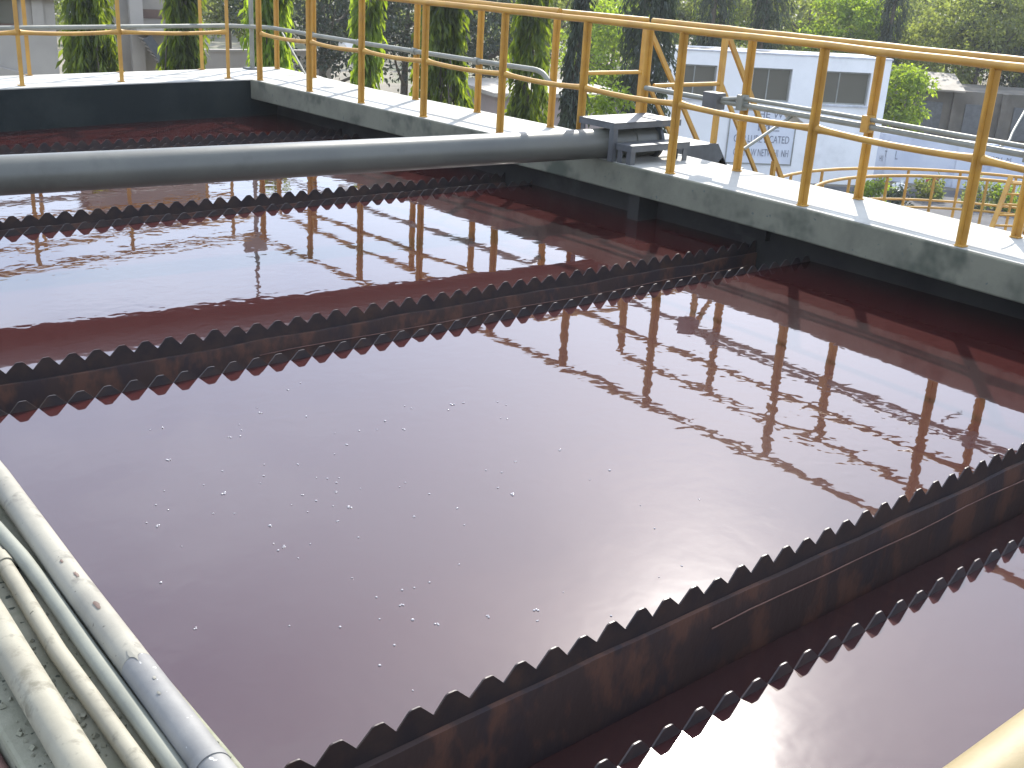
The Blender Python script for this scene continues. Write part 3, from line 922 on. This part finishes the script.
# orange access ladder leaning at the ring
t = thing('ladder', 'orange steel ladder leaning at the round tank railing', 'ladder', tuple(at(1000, 228, 14.2)))
a0, b0 = at(990, 232, 14.3), at(1011, 177, 14.9)
a1, b1 = at(1000, 233, 13.9), at(1014, 180, 14.6)
sd_ = Vector((0.35, -0.25, 0))
MB().beam(a0, b0, 0.05, 0.07).build('stringer', M_YEL, t)
MB().beam(a0 + sd_, b0 + sd_, 0.05, 0.07).build('stringer', M_YEL, t)
for k in range(5):
    q = a0.lerp(b0, 0.12 + 0.19 * k)
    MB().tube([q, q + sd_], 0.014, 8).build('rung', M_YEL, t)

# ------------------------------------------------------------------ white building
BA, BB = at(672, 51, 39.4), at(892.6, 59.7, 42)
BA.z = BB.z = 0
BU = (BB - BA).normalized()
BN = Vector((BU.y, -BU.x, 0))
if BN.dot(-BA) < 0:
    BN = -BN
ZR = -0.50
BW = (BB - BA).length
t = thing('white_building', 'whitewashed low building with three windows and a lettered board, behind the yellow stair', 'building', (*((BA + BB) / 2).xy, GZ))
def bp(u, d, z):        # along the front, out from it, height
    return BA + BU * u + BN * d + Vector((0, 0, z))
def bbox(mb, u0, u1, d0, d1, z0, z1):
    return mb.obox((bp(u0, d0, z0) + bp(u1, d1, z1)) / 2, BU, BN, Vector((0, 0, 1)), ((u1 - u0) / 2, abs(d1 - d0) / 2, (z1 - z0) / 2))
def uz(px, py):
    q = hit(px, py, BA, BN)
    return (q - BA).dot(BU), q.z
wins = []
for xa, xb_, ya, yb2 in ((680, 714, 67.2, 98.6), (754, 789, 67.6, 98.8), (820, 868, 68.0, 96.5)):
    u0, z1 = uz(xa, ya)
    u1, z0 = uz(xb_, yb2)
    wins.append((u0, u1, -2.05, -0.95))
us = [-0.6] + [q for w_ in wins for q in w_[:2]] + [BW]
Z0w, Z1w = wins[0][2], wins[0][3]
mb = MB()
bbox(mb, -0.6, BW, -0.22, 0, GZ, Z0w)
bbox(mb, -0.6, BW, -0.22, 0, Z1w, ZR)
for a, b in ((us[0], us[1]), (us[2], us[3]), (us[4], us[5]), (us[6], us[7])):
    bbox(mb, a, b, -0.22, 0, Z0w, Z1w)
mb.build('front_wall', M_WHITE, t)
mb = MB()
bbox(mb, BW - 0.22, BW - 0.002, -2.4, -0.221, GZ, ZR)
bbox(mb, -0.598, -0.4, -2.4, -0.221, GZ, ZR)
bbox(mb, -0.6, BW, -2.6, -2.401, GZ, ZR)
mb.build('side_wall', M_WHITE, t)
mb = MB()
bbox(mb, -0.39, BW - 0.225, -2.39, -0.23, ZR - 0.15, ZR - 0.03)
mb.build('roof', M_ROOF, t)
mb = MB()
bbox(mb, -0.63, BW + 0.03, -0.26, 0.03, ZR + 0.001, ZR + 0.05)
mb.build('parapet_cap', M_SIDE, t)
for u0, u1, z0, z1 in wins:
    mb = MB()
    fw = 0.05
    bbox(mb, u0, u1, -0.14, -0.10, z0, z0 + fw)
    bbox(mb, u0, u1, -0.14, -0.10, z1 - fw, z1)
    bbox(mb, u0, u0 + fw, -0.14, -0.10, z0 + fw, z1 - fw)
    bbox(mb, u1 - fw, u1, -0.14, -0.10, z0 + fw, z1 - fw)
    um = u0 + (u1 - u0) * 0.42
    bbox(mb, um - 0.02, um + 0.02, -0.14, -0.10, z0 + fw, z1 - fw)
    wf = mb.build('window', M_FRAME, t)
    for a, b in ((u0 + fw, um - 0.02), (um + 0.02, u1 - fw)):
        mb = MB()
        bbox(mb, a, b, -0.126, -0.12, z0 + fw, z1 - fw)
        mb.build('pane', M_GLASS, wf)
    mb = MB()
    bbox(mb, u0 - 0.05, u1 + 0.05, 0.001, 0.06, z0 - 0.06, z0 - 0.001)
    mb.build('sill', M_SIDE, t)
# lettered board on the wall
u0, zt_ = uz(730.5, 108)
u1, zb_ = uz(790.5, 165.5)
mb = MB()
bbox(mb, u0, u1, 0.002, 0.03, zb_, zt_)
sb = mb.build('sign_board', M_BOARD, t)
mb = MB()
for a, b, c_, d_ in ((u0, u1, zb_, zb_ + .045), (u0, u1, zt_ - .045, zt_), (u0, u0 + .045, zb_ + .046, zt_ - .046), (u1 - .045, u1, zb_ + .046, zt_ - .046)):
    bbox(mb, a, b, 0.031, 0.045, c_, d_)
mb.build('sign_frame', M_FRAME, sb)
def lettering(txt, u, z, h, width, parent, m, org, ux, nn, name='lettering'):
    cu = bpy.data.curves.new('lettering', 'FONT')
    cu.body = txt
    cu.size = 1.0
    cu.extrude = 0.004
    tmp = bpy.data.objects.new('tmp', cu)
    COL.objects.link(tmp)
    dg = bpy.context.evaluated_depsgraph_get()
    me = bpy.data.meshes.new_from_object(tmp.evaluated_get(dg))
    bpy.data.objects.remove(tmp)
    xs_ = [v.co.x for v in me.vertices]
    w0, w1 = min(xs_), max(xs_)
    for v in me.vertices:
        x = (v.co.x - w0) / (w1 - w0) * width
        p = org + ux * (u + x) + nn * v.co.z + Vector((0, 0, z + v.co.y / 0.72 * h))
        v.co = p
    o = bpy.data.objects.new(name, me)
    me.materials.append(m)
    COL.objects.link(o)
    o.parent = parent
    return o
rows = (('T.  THE W', 117.5, 738, 783), ('E  ME', 130.5, 738, 779), ('CAP LURE DCATED', 142.5, 733, 788.5), ('CO  NAW NETW HI  NH', 156, 732.5, 787.5))
for txt, py, xa, xb_ in rows:
    a, za = uz(xa, py)
    b, zb2 = uz(xb_, py)
    lettering(txt, a, (za + zb2) / 2, 0.26, b - a, sb, M_INK, BA + BN * 0.036, BU, BN)
for o in list(bpy.data.objects):
    if o.name.startswith('lettering'):
        o.matrix_parent_inverse = Matrix.Identity(4)
        o.location = -Vector(t.location) if False else (0, 0, 0)

# ------------------------------------------------------------------ pale blue compound wall and the shed behind it
CA, CB = at(850, 124, 43.5), at(1250, 119, 45)
CA.z = CB.z = 0
CU = (CB - CA).normalized()
CN = Vector((CU.y, -CU.x, 0))
if CN.dot(-CA) < 0:
    CN = -CN
t = thing('compound_wall', 'pale blue washed compound wall with black painted scrawls, beyond the round tank', 'wall', (*((CA + CB) / 2).xy, GZ))
L = (CB - CA).length
n = 40
mb = MB()
v, f = [], []
for i in range(n + 1):
    u = L * i / n
    zt_ = -3.12 + mnoise.noise(Vector((u * 0.9, 0, 3))) * 0.05
    for d, z in ((0, GZ), (0, zt_), (-0.23, zt_ - 0.01), (-0.23, GZ)):
        v.append(CA + CU * u + CN * d + Vector((0, 0, z)))
for i in range(n):
    o = 4 * i
    for k in range(4):
        f.append((o + k, o + 4 + k, o + 4 + (k + 1) % 4, o + (k + 1) % 4))
mb.add(v, f)
cw = mb.build('wall_face', M_BLUE, t)
for k in range(0, 9):
    mb = MB()
    u = 1.6 + k * 2.4
    mb.obox(CA + CU * u + CN * 0.03 + Vector((0, 0, (GZ - 3.15) / 2)), CU, CN, Vector((0, 0, 1)), (0.15, 0.03, (-3.15 - GZ) / 2))
    mb.build('pier', M_BLUE, t)
def cuz(px, py):
    q = hit(px, py, CA, CN)
    return (q - CA).dot(CU), q.z
for txt, xa, xb_, py, h in (('JL', 892, 897.5, 159, 0.32), ('T', 884, 886.5, 157, 0.25), ('HII', 879, 882.5, 161, 0.22), ('MMH  M', 987, 1011, 160.5, 0.17)):
    a, za = cuz(xa, py)
    b, zb2 = cuz(xb_, py)
    lettering(txt, a, za, h, b - a, cw, M_INK, CA + CN * 0.004, CU, CN, 'scrawl')

SA, SB = at(902, 74, 50), at(1120, 78, 52)
SA.z = SB.z = 0
SU = (SB - SA).normalized()
SN = Vector((SU.y, -SU.x, 0))
if SN.dot(-SA) < 0:
    SN = -SN
t = thing('shed', 'dark weathered shed with a pale sheet roof strip behind the pale blue wall', 'shed', (*((SA + SB) / 2).xy, GZ))
L = (SB - SA).length
mb = MB()
mb.obox(SA + SU * L / 2 - SN * 2 + Vector((0, 0, (GZ - 1.95) / 2)), SU, SN, Vector((0, 0, 1)), (L / 2, 2, (-1.95 - GZ) / 2))
mb.build('wall', M_SHED, t)
mb = MB()
v = []
for d, z in ((0.5, -1.98), (-2.2, -1.5), (-2.2, -1.43), (0.5, -1.91)):
    v += [SA + SU * -0.2 + SN * d + Vector((0, 0, z)), SA + SU * (L * 0.30) + SN * d + Vector((0, 0, z))]
mb.add(v, [(0, 1, 3, 2), (4, 5, 7, 6), (6, 7, 1, 0), (2, 3, 5, 4), (0, 2, 4, 6), (1, 7, 5, 3)])
mb.build('roof', M_ROOF, t)
for k in range(6):
    u = 1.3 + k * 1.9
    mb = MB()
    mb.obox(SA + SU * u + SN * 0.03 + Vector((0, 0, -3.1)), SU, SN, Vector((0, 0, 1)), (0.5, 0.028, 0.65))
    mb.build('window', M_DSTEEL, t)
    mb = MB()
    mb.obox(SA + SU * (u + 0.95) + SN * 0.09 + Vector((0, 0, (GZ - 1.95) / 2)), SU, SN, Vector((0, 0, 1)), (0.1, 0.088, (-1.96 - GZ) / 2))
    mb.build('pier', M_SHED, t)

# ------------------------------------------------------------------ small pinkish building behind the trees
def simple_house(label, pxa, pxb, py, da, db, zt, depth, m, roof, rov=0.25, name='outbuilding', wins=()):
    A, B = at(pxa, py, da), at(pxb, py, db)
    A.z = B.z = 0
    U = (B - A).normalized()
    N = Vector((U.y, -U.x, 0))
    if N.dot(-A) < 0:
        N = -N
    L = (B - A).length
    t = thing(name, label, 'building', (*((A + B) / 2).xy, GZ))
    Z = Vector((0, 0, 1))
    MB().obox(A + U * L / 2 - N * depth / 2 + Z * ((GZ + zt) / 2), U, N, Z, (L / 2, depth / 2, (zt - GZ) / 2)).build('wall', m, t)
    MB().obox(A + U * L / 2 - N * depth / 2 + Z * (zt + 0.061), U, N, Z, (L / 2 + rov, depth / 2 + rov, 0.06)).build('roof', roof, t)
    for (u, z, w_, h, mm) in wins:
        fr = MB()
        fr.obox(A + U * u + N * 0.03 + Z * z, U, N, Z, (w_ / 2 + 0.06, 0.028, h / 2 + 0.06))
        fo = fr.build('window', M_FRAME, t)
        MB().obox(A + U * u + N * 0.063 + Z * z, U, N, Z, (w_ / 2, 0.004, h / 2)).build('pane', mm, fo)
    return t, A, U, N, L
simple_house('low pinkish outbuilding with a pale flat roof between the tree trunks', 500, 628, 70, 36, 38, -2.02, 4, M_PINK, M_LTB)
t, A, U, N, L = simple_house('grey rendered building with a brown window, beside the end-wall walkway', -260, 57, 40, 24, 24.5, 0.75, 6, M_LTB, M_GREYB, 0.2,
                             wins=((0, 0, 0.01, 0.01, M_GLASS),)[:0])
def quad_on(px0, px1, py0, py1, off, nm, m, par, th=0.03):
    q0, q1 = hit(px0, py1, A, N), hit(px1, py0, A, N)
    c = (q0 + q1) / 2
    u0, u1 = (q0 - A).dot(U), (q1 - A).dot(U)
    return MB().obox(Vector((*(A + U * (u0 + u1) / 2 + N * (off + th / 2)).xy, c.z)), U, N, Vector((0, 0, 1)), (abs(u1 - u0) / 2, th / 2, abs(q1.z - q0.z) / 2)).build(nm, m, par)
wf = quad_on(-25, 14, -25, 27, 0.002, 'window', M_BROWN, t)
quad_on(-21, -6, -20, 23, 0.034, 'pane', M_GLASS, wf, 0.008)
quad_on(-4, 10, -20, 23, 0.034, 'pane', M_GLASS, wf, 0.008)
quad_on(33, 38, -40, 30, 0.002, 'drain_pipe', M_LTB, t, 0.07)
# ramp-like stair flank at its foot
ramp = MB()
q = [hit(-60, 52, A, N), hit(24, 72, A, N), hit(24, 110, A, N), hit(-60, 110, A, N)]
ramp.add([p + N * 0.35 for p in q] + [p + N * 0.02 for p in q], [(0, 1, 2, 3), (7, 6, 5, 4), (0, 4, 5, 1), (1, 5, 6, 2), (2, 6, 7, 3), (3, 7, 4, 0)])
ramp.build('stair_flank', M_LTB, t)

t, A, U, N, L = simple_house('tall grey concrete tower block with an outside stair, behind the hanging trees', 88, 202, 30, 31, 31.5, 5.1, 4, M_GREYB, M_GREYB, 0.15)
quad_on(132, 137, -60, 75, 0.002, 'pier', M_LTB, t, 0.25)
for py in (9, 26):
    quad_on(140, 172, py + 1, py + 9, 0.002, 'window', M_BROWN, t)
mb = MB()
q0, q1 = hit(140, 34, A, N), hit(168, 72, A, N)
mb.beam(q0 + N * 0.9, q1 + N * 0.9, 0.05, 0.22)
mb.build('stair_stringer', M_DSTEEL, t)
for k in range(9):
    q = q0.lerp(q1, (k + 0.5) / 9) + N * 0.5
    MB().obox(q, U, N, Vector((0, 0, 1)), (0.13, 0.38, 0.02)).build('stair_step', M_LTB, t)
q0, q1 = hit(138, 26, A, N), hit(160, 32, A, N)
MB().obox((q0 + q1) / 2 + N * 0.5, U, N, Vector((0, 0, 1)), (0.45, 0.45, 0.05)).build('canopy', M_LTB, t)
# low boundary walls
def low_wall(label, pxa, pxb, py, da, db, zt, m):
    A, B = at(pxa, py, da), at(pxb, py, db)
    A.z = B.z = 0
    t = thing('boundary_wall', label, 'wall', (*((A + B) / 2).xy, GZ))
    U = (B - A).normalized()
    N = Vector((U.y, -U.x, 0))
    L = (B - A).length
    Z = Vector((0, 0, 1))
    MB().obox((A + B) / 2 + Z * ((GZ + zt) / 2), U, N, Z, (L / 2, 0.11, (zt - GZ) / 2)).build('wall_face', m, t)
    MB().obox((A + B) / 2 + Z * (zt + 0.041), U, N, Z, (L / 2, 0.15, 0.04)).build('coping', M_LTB, t)
low_wall('pale boundary wall seen past the lamp pole', 196, 330, 30, 44, 46, -1.75, M_LTB)
low_wall('low pale wall at the foot of the hanging trees', 395, 510, 95, 24, 25, -2.6, M_LTB)

# ------------------------------------------------------------------ vegetation
def leaf(mb, p, d, side, L, W, bendv):
    """one bent leaf: two quads along its length"""
    m_ = p + d * (L * 0.5) + bendv * (L * 0.12)
    e = p + d * L
    i = len(mb.v)
    mb.v += [tuple(p), tuple(m_ + side * W), tuple(e), tuple(m_ - side * W)]
    mb.f.append((i, i + 1, i + 2, i + 3))
    mb.sm.append(False)
def trunk_mesh(h, r, lean, rnd, limbs=0, crown=None):
    mb = MB()
    n = 8
    pts = [Vector((lean[0] * (i / n) + 0.04 * r * rnd.uniform(-1, 1), lean[1] * (i / n) + 0.04 * r * rnd.uniform(-1, 1), h * i / n)) for i in range(n + 1)]
    mb.tube(pts, [r * (1 - 0.75 * i / n) * (1.25 if i == 0 else 1) for i in range(n + 1)], 9)
    for k in range(limbs):
        a = rnd.uniform(0, 2 * PI)
        z0 = h * rnd.uniform(0.35, 0.8)
        ln = (crown[0] if crown else 2) * rnd.uniform(0.5, 0.9)
        p0 = Vector((lean[0] * z0 / h, lean[1] * z0 / h, z0))
        p2 = p0 + Vector((math.cos(a) * ln, math.sin(a) * ln, ln * rnd.uniform(0.4, 1.0)))
        p1 = p0.lerp(p2, 0.5) + Vector((0, 0, -0.1 * ln))
        rr = r * 0.38
        mb.tube([p0, p1, p2], [rr, rr * 0.65, rr * 0.2], 6)
    return mb
def mast_crown(h, R, rnd, strands, z0=0.12, dens=1.0, top_taper=0.5, gap=0.15):
    """weeping column: strands of long leaves hanging from the stem"""
    mb = MB()
    seed = rnd.uniform(0, 100)
    for s in range(strands):
        u = rnd.uniform(z0, 1.0)
        a = rnd.uniform(0, 2 * PI)
        lump = 0.74 + 0.62 * mnoise.noise(Vector((math.cos(a) * 1.3, math.sin(a) * 1.3, u * h * 0.75 + seed))) + 0.35 * mnoise.noise(Vector((math.cos(a) * 3, math.sin(a) * 3, u * h * 2.2 + seed)))
        hole = mnoise.noise(Vector((math.cos(a) * 1.6 + 9, math.sin(a) * 1.6, u * h * 1.1 + seed)))
        if hole < -0.12 and rnd.random() < 0.85:
            continue
        tap = 1.0 - top_taper * max(0, (u - 0.55) / 0.45) ** 1.6
        rad = R * tap * max(lump, 0.15) * rnd.uniform(0.5, 1.12)
        z = u * h
        o = Vector((math.cos(a), math.sin(a), 0))
        length = rnd.uniform(0.35, 1.25)
        nl = int(rnd.randint(9, 14) * dens)
        p0 = o * rad * 0.55 + Vector((0, 0, z))
        for k in range(nl):
            t_ = k / nl
            p = p0 + o * (rad * 0.45 * min(1, t_ * 2.2)) + Vector((0, 0, -length * t_ * t_ * 0.9 + 0.06)) + Vector((rnd.uniform(-.05, .05), rnd.uniform(-.05, .05), rnd.uniform(-.04, .04)))
            d = (Vector((0, 0, -1)) + o * rnd.uniform(0.0, 0.55) + Vector((rnd.uniform(-.45, .45), rnd.uniform(-.45, .45), 0))).normalized()
            sd = d.cross(Vector((rnd.uniform(-1, 1), rnd.uniform(-1, 1), rnd.uniform(-.3, .3)))).normalized()
            leaf(mb, p, d, sd, rnd.uniform(0.14, 0.27), rnd.uniform(0.018, 0.032), o)
    return mb
def bushy_crown(rx, ry, rz, rnd, clumps, per, lsize, cr=0.5, cz=0.0):
    mb = MB()
    for c in range(clumps):
        while True:
            q = Vector((rnd.uniform(-1, 1), rnd.uniform(-1, 1), rnd.uniform(-1, 1)))
            if 0.25 < q.length < 1:
                break
        if mnoise.noise(q * 1.9 + Vector((rx, ry, rz))) < -0.22:
            continue
        ce = Vector((q.x * rx, q.y * ry, q.z * rz + cz))
        rr = cr * rnd.uniform(0.55, 1.3)
        for k in range(per):
            o = Vector((rnd.gauss(0, 1), rnd.gauss(0, 1), rnd.gauss(0, 0.75)))
            o = o.normalized() * rr * (rnd.random() ** 0.45)
            p = ce + o
            d = (o.normalized() * 0.6 + Vector((rnd.uniform(-1, 1), rnd.uniform(-1, 1), rnd.uniform(-1.2, 0.5)))).normalized()
            sd = d.cross(Vector((rnd.uniform(-1, 1), rnd.uniform(-1, 1), rnd.uniform(-1, 1)))).normalized()
            L = lsize * rnd.uniform(0.7, 1.4)
            leaf(mb, p, d, sd, L, L * 0.26, Vector((0, 0, 1)))
    return mb
def plant(name, label, cat, loc, crown, trunk, lm, group=None):
    t = thing(name, label, cat, loc, group)
    def local(mb, nm, m):
        o = bpy.data.objects.new(nm, mb.mesh(nm))
        o.data.materials.append(m)
        COL.objects.link(o)
        o.parent = t
        return o
    if trunk:
        local(trunk, 'trunk', M_BARK)
    local(crown, 'crown', lm)
    return t
def stems(mb, h, R, rnd):
    for k in range(9):
        a = rnd.uniform(0, 2 * PI)
        r = R * rnd.uniform(0.15, 0.7)
        z1 = h * rnd.uniform(0.45, 0.95)
        z0 = z1 - rnd.uniform(1.0, 2.2)
        c, s_ = math.cos(a), math.sin(a)
        mb.tube([(0, 0, z1 + 0.25), (c * r * 0.8, s_ * r * 0.8, z1), (c * r, s_ * r, (z0 + z1) / 2), (c * r * 1.05 + rnd.uniform(-.05, .05), s_ * r * 1.05, z0)], [0.022, 0.018, 0.013, 0.006], 5)
    return mb
MAST = [   # px, distance, radius, top z, leaf, strands, label
    (90, 19.5, 0.52, 2.0, M_LF_MAST, 430, 'weeping mast tree standing against the grey building with the brown window'),
    (183, 20.5, 0.46, 1.8, M_LF_MAST, 400, 'weeping mast tree in front of the tower block stair'),
    (270, 19.0, 0.50, 1.9, M_LF_BRIGHT, 330, 'pale green weeping mast tree beside the lamp pole at the walkway corner'),
    (366, 18.0, 0.27, 1.7, M_LF_BRIGHT, 240, 'slender sunlit mast tree next after the small white floodlight on the conduit'),
    (441, 19.0, 0.60, 2.1, M_LF_MAST, 480, 'broad dark weeping mast tree above the low pale wall'),
    (531, 20.0, 0.40, 2.0, M_LF_MAST, 300, 'thin weeping mast tree with bare stems near the end of the grey conduit'),
    (576, 27.0, 0.30, 2.8, M_LF_DARK, 230, 'very slim dark mast tree in front of the pinkish outbuilding'),
    (648, 33.0, 0.95, 4.2, M_LF_DARK, 700, 'dark conical mast tree at the corner of the white building'),
    (708, 50.0, 0.95, 6.2, M_LF_DARK, 560, 'dark column tree rising behind the white building, nearest its first window'),
    (760, 50.5, 0.90, 6.0, M_LF_DARK, 560, 'dark column tree rising behind the middle window of the white building'),
    (885, 56.0, 0.70, 5.0, M_LF_DARK, 420, 'narrow dark pointed cypress at the right end of the white building roof')]
for i, (px, d, R, zt_, lm, ns, lab) in enumerate(MAST):
    rnd = random.Random(100 + i)
    p = at(px, 60, d)
    h = zt_ - GZ
    big = d > 30
    cr_ = mast_crown(h, R, rnd, ns * (2 if not big else 2), z0=0.2 if not big else 0.12, dens=1.35, top_taper=0.85 if i == 10 else 0.45)
    if big:     # bigger leaves on the far ones, they only read as tone
        pass
    plant('mast_tree', lab, 'tree', (p.x, p.y, GZ), cr_, stems(trunk_mesh(h * 0.96, 0.10 if not big else 0.16, (rnd.uniform(-.15, .15), rnd.uniform(-.1, .1)), rnd), h, R, rnd), lm, 'mast trees around the tank')

BUSHY = [   # px, py of crown centre, distance, rx, rz, leaf, label
    (320, -8, 40, 3.2, 2.6, M_LF_DARK, 'dark spreading tree in deep shade behind the lamp pole corner'),
    (225, -20, 52, 3.0, 2.4, M_LF_OLIVE, 'olive tree above the pale boundary wall'),
    (405, -5, 44, 3.0, 3.0, M_LF_DARK, 'dark spreading tree behind the broad weeping mast tree'),
    (480, 30, 42, 2.6, 2.6, M_LF_DARK, 'shady tree behind the thin weeping mast tree with bare stems'),
    (550, 0, 55, 3.6, 3.2, M_LF_OLIVE, 'hazy olive tree behind the pinkish outbuilding'),
    (612, 48, 46, 2.3, 1.9, M_LF_BRIGHT, 'light green bushy tree between the pinkish outbuilding and the white building'),
    (600, -15, 62, 4.0, 3.2, M_LF_OLIVE, 'tall pale olive tree far behind the pinkish outbuilding'),
    (690, 5, 64, 3.2, 3.4, M_LF_OLIVE, 'olive tree seen between the dark column trees'),
    (735, -5, 66, 3.0, 3.4, M_LF_BRIGHT, 'bright tree seen between the two dark column trees behind the white building'),
    (810, 10, 62, 4.2, 3.4, M_LF_OLIVE, 'dense olive tree over the roof of the white building'),
    (850, 28, 58, 2.4, 1.8, M_LF_BRIGHT, 'yellow-green rounded tree touching the roof of the white building'),
    (930, 15, 66, 4.2, 3.0, M_LF_OLIVE, 'wide grey-green tree behind the shed roof'),
    (985, 30, 58, 3.6, 2.6, M_LF_OLIVE, 'leafy olive tree over the dark shed'),
    (1040, 10, 60, 4.2, 3.6, M_LF_DARK, 'large dark green tree over the end of the shed'),
    (905, 97, 45.5, 1.25, 1.35, M_LF_BRIGHT, 'sunlit leafy tree at the gap between the white building and the shed'),
    (20, -35, 60, 4.0, 3.0, M_LF_OLIVE, 'olive tree rising behind the grey building with the brown window')]
for i, (px, py, d, rx, rz, lm, lab) in enumerate(BUSHY):
    rnd = random.Random(300 + i)
    p = at(px, py, d)
    hgt = p.z - GZ
    cl = int(60 * rx)
    crn = bushy_crown(rx, rx * 0.85, rz, rnd, cl, 62, 0.20 if d > 50 else 0.17, 0.5 if rx > 2 else 0.36, hgt)
    plant('broadleaf_tree', lab, 'tree', (p.x, p.y, GZ), crn, trunk_mesh(max(hgt, 2.0), 0.2, (0.2, 0.1), rnd, 7, (rx,)), lm, 'broadleaf trees beyond the tanks')
# far wood as one mass
rnd = random.Random(77)
mb = MB()
for i in range(120):
    az = math.radians(rnd.uniform(-2, 92))
    d = rnd.uniform(78, 125)
    c = Vector((math.sin(az) * d, math.cos(az) * d, 0))
    top_ = rnd.uniform(3.0, 8.5)
    for k in range(260):
        o = Vector((rnd.gauss(0, 1), rnd.gauss(0, 1), rnd.gauss(0, 1))).normalized() * (rnd.random() ** 0.4)
        p = c + Vector((o.x * 4.2, o.y * 4.2, GZ + (top_ - GZ) * (0.5 + 0.5 * o.z)))
        dd = Vector((rnd.uniform(-1, 1), rnd.uniform(-1, 1), rnd.uniform(-1, .4))).normalized()
        sd = dd.cross(Vector((rnd.uniform(-1, 1), rnd.uniform(-1, 1), rnd.uniform(-1, 1)))).normalized()
        leaf(mb, p, dd, sd, rnd.uniform(0.6, 1.2), rnd.uniform(.2, .34), Vector((0, 0, 1)))
o = mb.build('distant_wood', M_LF_OLIVE)
o['kind'] = 'stuff'
o['label'] = 'distant hazy wood behind all the buildings'
o['category'] = 'wood'
# shrubs at the foot of the compound wall and by the boundary
SHR = [(874, 176, 38, .65, M_LF_BRIGHT, 'rounded green shrub at the corner of the white building foot'),
       (905, 184, 37, .5, M_LF_DARK, 'low dark shrub at the foot of the pale blue wall, beside the white sack'),
       (932, 176, 40.5, .45, M_LF_OLIVE, 'small dry shrub against the middle of the pale blue wall'),
       (985, 178, 40, .6, M_LF_OLIVE, 'dry twiggy shrub below the scrawls on the pale blue wall'),
       (1016, 182, 40, .6, M_LF_BRIGHT, 'green shrub further along the pale blue wall'),
       (607, 104, 28, .55, M_LF_BRIGHT, 'small bright shrub before the pinkish outbuilding')]
for i, (px, py, d, r, lm, lab) in enumerate(SHR):
    rnd = random.Random(500 + i)
    p = at(px, py, d)
    zc = max(p.z - GZ, 0.3)
    crn = bushy_crown(r, r, max(r * 0.8, 0.3), rnd, 26, 40, 0.13, 0.24, zc if i == 5 else 0.4)
    plant('shrub', lab, 'shrub', (p.x, p.y, GZ), crn, trunk_mesh(zc if i == 5 else 0.4, 0.04, (0, 0), rnd), lm, 'shrubs round the yard')
# litter in the yard
p = onz(898, 194, GZ)
t = thing('sack', 'small white sack lying in the yard by the pale blue wall', 'sack', tuple(p))
v, f = [], []
for i in range(7):
    a = PI * i / 6
    for k in range(10):
        b = 2 * PI * k / 10
        r = math.sin(a) * (1 + 0.1 * math.sin(3 * b))
        v.append((p.x + 0.24 * r * math.cos(b), p.y + 0.32 * r * math.sin(b), p.z + 0.2 - 0.2 * math.cos(a)))
for i in range(6):
    for k in range(10):
        f.append((i * 10 + k, i * 10 + (k + 1) % 10, (i + 1) * 10 + (k + 1) % 10, (i + 1) * 10 + k))
MB().add(v, f, True).build('sack_body', M_SACK, t)
MB().tube([p + Vector((0.1, 0, 0.32)), p + Vector((0.16, 0.02, 0.46))], [0.05, 0.09], 8).build('tied_neck', M_SACK, t)
p = onz(930, 193, GZ)
t = thing('drum', 'red plastic drum standing in the yard by the pale blue wall', 'drum', tuple(p))
MB().tube([p + Vector((0, 0, z)) for z in (0, .04, .25, .27, .29, .5, .55)], [.2, .22, .22, .235, .22, .22, .2], 16).build('drum_body', M_RED, t)
MB().tube([p + Vector((0, 0, .551)), p + Vector((0, 0, .59))], .17, 16).build('lid', M_RED, t)

# ------------------------------------------------------------------ hazy air
hz = MB().box((-30, -30, GZ - 1.0), (150, 150, 11.0)).build('haze', None)
hz['kind'] = 'stuff'
hm = bpy.data.materials.new('haze_air')
hm.use_nodes = True
hn = hm.node_tree.nodes
hn.clear()
ho = hn.new('ShaderNodeOutputMaterial')
hv = hn.new('ShaderNodeVolumePrincipled')
hv.inputs['Color'].default_value = (0.9, 0.94, 1.0, 1)
hv.inputs['Density'].default_value = 0.0006
hv.inputs['Anisotropy'].default_value = 0.3
hm.node_tree.links.new(hv.outputs['Volume'], ho.inputs['Volume'])
hz.data.materials.append(hm)
